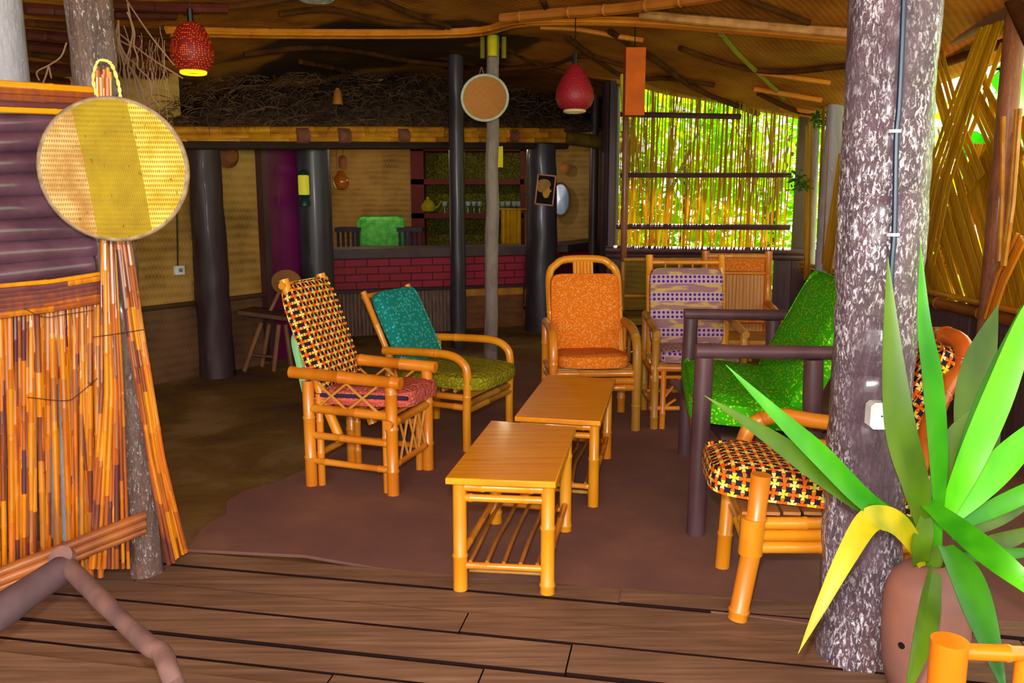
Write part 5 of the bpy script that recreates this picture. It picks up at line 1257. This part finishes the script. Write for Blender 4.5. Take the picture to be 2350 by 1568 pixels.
bM = M4(sk(DD + .06, WY / 2 + .0, .80), 0, -math.atan2(.6, .3), -ysk)
part(root, 'back_cushion', GREEN, lambda m: m.cushion(.68, WY - .12, .13, bM, seed=16, p=9), uv=bM)

# ---- chair H : foreground right with petal cushions
nf, ff = G(1692, 1420), G(1657, 1302); root = thing('lounge_chair', 'low bamboo lounge chair with orange petal cushions half hidden by the big trunk post', 'chair', (nf.x, nf.y, 0), 0)
WY = (ff - nf).y; WX = (ff - nf).x; DD = .62; sk = lambda x, y, z: Vector((x + WX * y / WY, y, z))
part(root, 'leg', BAM2, lambda m: m.bam([sk(0, 0, 0), sk(.045, 0, .30), sk(.06, 0, .545)], .036, .3, 14))
part(root, 'leg', BAM, lambda m: m.bam([sk(0, WY, 0), sk(.02, WY, .42)], .03, .3, 12))
for yy in (0, WY): part(root, 'leg', BAM, lambda m: m.bam([sk(DD, yy, 0), sk(DD, yy, .42)], .03, .3, 12))
for z_ in (.365, .32, .275):
    for yy in (0, WY): part(root, 'side_rail', BAM, lambda m: m.bam([sk(.03, yy, z_), sk(DD, yy, z_)], .023, .4, 10))
    for xx in (.03, DD): part(root, 'front_rail' if xx < .1 else 'rear_rail', BAM, lambda m: m.bam([sk(xx, 0, z_), sk(xx, WY, z_)], .021, .4, 10))
part(root, 'corner_wrap', BAM, lambda m: m.tube([sk(.035, -.0, .25), sk(.04, -.0, .385)], .044, 12))
part(root, 'seat_slats', simple('brown_slats', (150, 92, 44), (176, 116, 60), 6), lambda m: [m.bar(sk(.03 + (DD - .03) * k / 8, 0, .40), sk(.03 + (DD - .03) * k / 8, WY, .40), .06, .012, (1, 0, 0)) for k in range(9)])
part(root, 'bent_arm', BAM2, lambda m: m.bam(smooth([sk(.05, WY, .42), sk(.06, WY, .52), sk(.10, WY, .61), sk(.2, WY, .645), sk(.34, WY, .625), sk(.55, WY, .6), sk(.75, WY, .6)], 5), .031, .35, 14))
part(root, 'back_support', BAM2, lambda m: m.bam([sk(.31, WY * .8, .55), sk(.6, WY * .8, .50)], .03, .4, 12))
bt = P(2212, 800, 3.2) - Vector((nf.x, nf.y, 0)); b0 = P(2125, 1010, 3.05) - Vector((nf.x, nf.y, 0)); mid_ = P(2165, 900, 3.12) - Vector((nf.x, nf.y, 0))
part(root, 'back_post', BAMR, lambda m: m.bam(smooth([sk(DD, WY * .4, .2), b0, mid_, P(2200, 850, 3.18) - Vector((nf.x, nf.y, 0)), bt, bt + Vector((-.005, .1, .03)), bt + Vector((-.01, .3, .0))], 5), .036, .16, 14))
far = mid_ + Vector((-.02, .45, 0))
part(root, 'back_post', BAMR, lambda m: m.bam([sk(DD, WY, .3), far, bt + Vector((-.01, .3, 0))], .034, .2, 12))
part(root, 'broken_slats', STRIP, lambda m: [m.bar(P(2120 + 9 * k, 870, 3.3) - Vector((nf.x, nf.y, 0)), P(2155 + 12 * k, 768 + 4 * (k % 3), 3.35) - Vector((nf.x, nf.y, 0)), .014, .006) for k in range(4)])
sM = M4(sk(DD / 2 - .03, WY / 2 - .01, .47), R(0), R(4.5), -math.atan2(WX, WY))
part(root, 'seat_cushion', PETAL, lambda m: m.cushion(DD + .16, WY + .02, .13, sM, seed=18, p=5), uv=sM)
cM = P(2085, 885, 3.3) - Vector((nf.x, nf.y, 0)); bM = M4(cM + Vector((-.03, .06, -.08)), 0, -R(58), 0)
part(root, 'back_cushion', PETAL, lambda m: m.cushion(.58, .42, .12, bM, seed=19, p=5), uv=bM)
part(root, 'low_rail', BAMR, lambda m: m.bam([P(2128, 1090, 3.0) - Vector((nf.x, nf.y, 0)), P(2130, 1240, 2.95) - Vector((nf.x, nf.y, 0))], .035, .3, 12))

# ---- old wooden chair by the mat wall
q = G(560, 840); q2 = G(650, 835); root = thing('wooden_chair', 'old round-backed wooden chair standing by the purple door', 'chair', (P(610, 700, 7.4).x, 7.4, 0)); yq = 7.4
WCH = simple('dim_brown_wood', (112, 72, 44), (140, 94, 60), 6); WCD = simple('dark_seat_wood', (72, 40, 22), (96, 56, 30), 6)
for a, b, dy in (((600, 740), (560, 838), 0), ((640, 745), (628, 842), 0), ((655, 745), (668, 828), .22), ((618, 742), (600, 826), .22)):
    mb = MB(); mb.tube([P(a[0], a[1], yq + dy), Vector((P(b[0], b[1], yq + dy).x, yq + dy, 0))], .02, 8); mb.build('leg', WCH, root, world=True)
mb = MB(); mb.tube([P(580, 815, yq), P(632, 820, yq)], .014, 7); mb.build('stretcher', WCD, root, world=True)
mb = MB(); a, b = P(545, 722, yq), P(668, 738, yq); mb.poly([a, b, b + Vector((.02, .3, 0)), a + Vector((.05, .3, 0))], (0, 0, .035)); mb.build('seat', WCD, root, world=True)
for a, b in (((614, 728), (640, 672)), ((655, 730), (660, 672))):
    mb = MB(); mb.tube([P(a[0], a[1], yq + .2), P(b[0], b[1], yq + .26)], .018, 8); mb.build('back_stay', WCH, root, world=True)
c = P(658, 648, yq + .26); mb = MB(); mb.lathe([(.001, -.02), (.11, -.02), (.135, -.005), (.135, .015), (.001, .02)], (0, 0, 0), 26, Matrix.Rotation(R(90), 3, 'X')); mb.v = [Vector((v.x, v.y, v.z * .85)) + c for v in mb.v]; mb.build('backrest', simple('round_back_wood', (120, 72, 18), (142, 88, 26), 4), root, world=True)

# ================================================================ FRONT RIGHT: BAMBOO CHAIR CORNER, POT, PLANT
c = P(2180, 1470, 1.72); root = thing('bamboo_stool', 'corner of an orange bamboo stool frame at the bottom right edge', 'stool', (c.x, c.y, 0))
BAMF = simple('glossy_orange_bamboo', (216, 104, 6), (232, 128, 14), 3, (1, 1, .5), .25, .5, .5, .06)
mb = MB(); mb.bam([(0, 0, 0), (0, 0, c.z)], .039, .45, 20, ph=.3); mb.build('leg', BAMF, root)
rr = P(2350, 1510, 1.72).z; mb = MB(); mb.bam([(.03, 0, rr + .015), (.5, .03, rr - .02)], .0185, .6, 12); mb.build('top_rail', BAMF, root)
mb = MB(); mb.bam([(.5, .03, 0), (.5, .03, c.z)], .036, .45, 14); mb.build('leg', BAMF, root)
mb = MB(); mb.bam([(.17, .01, .1), (.17, .01, rr)], .016, .4, 10); mb.build('spindle', BAMF, root)
pp = Vector((P(2127, 1400, 2.42).x, 2.42, 0)); root = thing('clay_pot', 'tall pinkish grey clay pot with round holes holding the spiky plant', 'pot', tuple(pp))
zt = P(2127, 1292, 2.42).z
prof = [(.075, 0), (.1, .02), (.118, .1), (.125, .2), (.125, zt - .13), (.119, zt - .08), (.103, zt - .04), (.075, zt - .014), (.052, zt), (.04, zt), (.05, zt - .03), (.001, zt - .05)]
mb = MB(); mb.lathe(prof, n=40); mb.build('body', CERAM, root)
for px, py in ((2082, 1361), (2069, 1482), (2192, 1470)):
    yy, ok = -.1, True
    for _ in range(12):
        q = P(px, py, 2.42 + yy); dx = q.x - pp.x; rr = .12
        for (ra, za_), (rb_, zb_) in zip(prof, prof[1:]):
            if za_ <= q.z <= zb_: rr = ra + (rb_ - ra) * (q.z - za_) / (zb_ - za_)
        ok = abs(dx) < rr * .97
        if not ok: break
        yy = .5 * yy - .5 * math.sqrt(rr ** 2 - dx * dx)
    if ok:
        v_ = Vector((dx, yy, 0)).normalized(); c_ = Vector((dx, yy, q.z)); mb = MB(); mb.tube([c_ - v_ * .02, c_ + v_ * .002], .0105, 14); mb.build('hole', BLACK, root)
y0p = 2.42
root = thing('yucca_plant', 'spiky plant with long pointed green leaves growing from the clay pot', 'plant', (pp.x, pp.y, zt - .02))
mb = MB(); mb.tube([(pp.x, y0p, zt - .03), (pp.x, y0p, zt + .03), P(2135, 1215, y0p)], [.03, .034, .022], 14); mb.build('stem', LF2, root, world=True)
mb = MB()
def blade(pts, wpx, m, nrm=None, k=7, fold=.3, tipw=.02, base=.45):
    """pts: (px, py, depth); wpx widest full width in px"""
    W = smooth([P(a, b, y_) for a, b, y_ in pts], k); n_ = len(W); yav = sum(q[2] for q in pts) / len(pts); hw = wpx / 2 / F * yav; ws = []
    for i in range(n_):
        t = i / (n_ - 1); ws.append(hw * ((base + (1 - base) * math.sin(min(1, t / .42) * math.pi / 2)) * (1 if t < .45 else max(tipw, (1 - ((t - .45) / .55) ** 1.7)))))
    mb = MB(); mb.leaf(W, ws, nrm, fold, .0016); mb.build('leaf', m, root, world=True)
blade([(2250, 1150, 2.75), (2235, 1000, 2.85), (2240, 850, 2.9), (2290, 700, 2.95)], 110, LF2)
blade([(2140, 1200, 2.5), (2160, 1080, 2.62), (2190, 1000, 2.7), (2240, 930, 2.75)], 60, LF2)
blade([(2180, 1230, 2.5), (2290, 1180, 2.6), (2400, 1100, 2.7), (2520, 1010, 2.7)], 52, LF2)
blade([(2180, 1270, 2.45), (2290, 1245, 2.5), (2420, 1200, 2.6)], 46, LF2)
blade([(2180, 1280, 2.4), (2300, 1272, 2.4), (2420, 1262, 2.4)], 30, LF3)
blade([(2170, 1215, 2.45), (2290, 1160, 2.5), (2400, 1110, 2.5), (2500, 1080, 2.5)], 46, LF1)
blade([(2165, 1200, 2.4), (2260, 1100, 2.42), (2350, 1010, 2.45), (2480, 900, 2.5)], 74, LF5)
blade([(2165, 1190, 2.36), (2222, 1060, 2.36), (2290, 900, 2.4), (2350, 740, 2.42), (2390, 640, 2.44)], 72, LF5)
blade([(2170, 1190, 2.44), (2215, 1040, 2.48), (2265, 890, 2.5), (2345, 700, 2.5)], 46, LF3)
blade([(2152, 1190, 2.36), (2150, 1060, 2.3), (2137, 880, 2.28), (2118, 740, 2.28), (2112, 560, 2.3)], 50, LF1, fold=.35)
blade([(2122, 1240, 2.36), (2098, 1120, 2.3), (2062, 990, 2.28), (2045, 820, 2.3), (2037, 590, 2.34)], 76, LF2, base=.3, fold=.35)
blade([(2100, 1215, 2.36), (2000, 1165, 2.3), (1880, 1085, 2.26), (1760, 1000, 2.24), (1616, 908, 2.24)], 56, LF2, base=.7)
blade([(2080, 1212, 2.34), (1985, 1150, 2.28), (1880, 1045, 2.24), (1790, 960, 2.24), (1666, 838, 2.26)], 52, LF1, base=.7)
blade([(2115, 1300, 2.38), (2096, 1250, 2.34), (2060, 1205, 2.3), (2020, 1190, 2.28), (1985, 1205, 2.25), (1935, 1290, 2.2), (1880, 1400, 2.16), (1832, 1500, 2.14)], 62, LF4, base=.3, nrm=(-.3, -1, .5))
blade([(2168, 1255, 2.36), (2210, 1320, 2.25), (2255, 1440, 2.15), (2310, 1600, 2.05)], 84, LF3, base=.5)
blade([(2140, 1310, 2.36), (2125, 1390, 2.22), (2108, 1480, 2.1), (2075, 1610, 2.0)], 64, LF2, base=.6, fold=.5)
blade([(2120, 1152, 2.34), (2190, 1210, 2.2), (2270, 1275, 2.08), (2360, 1345, 2.0), (2480, 1450, 1.95)], 66, LF1, base=.6, tipw=.5)
blade([(2140, 1265, 2.4), (2138, 1220, 2.38), (2142, 1170, 2.38), (2148, 1120, 2.38)], 46, LF1, base=.9)
blade([(2110, 1290, 2.36), (2112, 1250, 2.33), (2120, 1205, 2.33), (2128, 1150, 2.34)], 50, LF2, base=.9)
# carpet fray & a brighter plank strip are part of the materials above
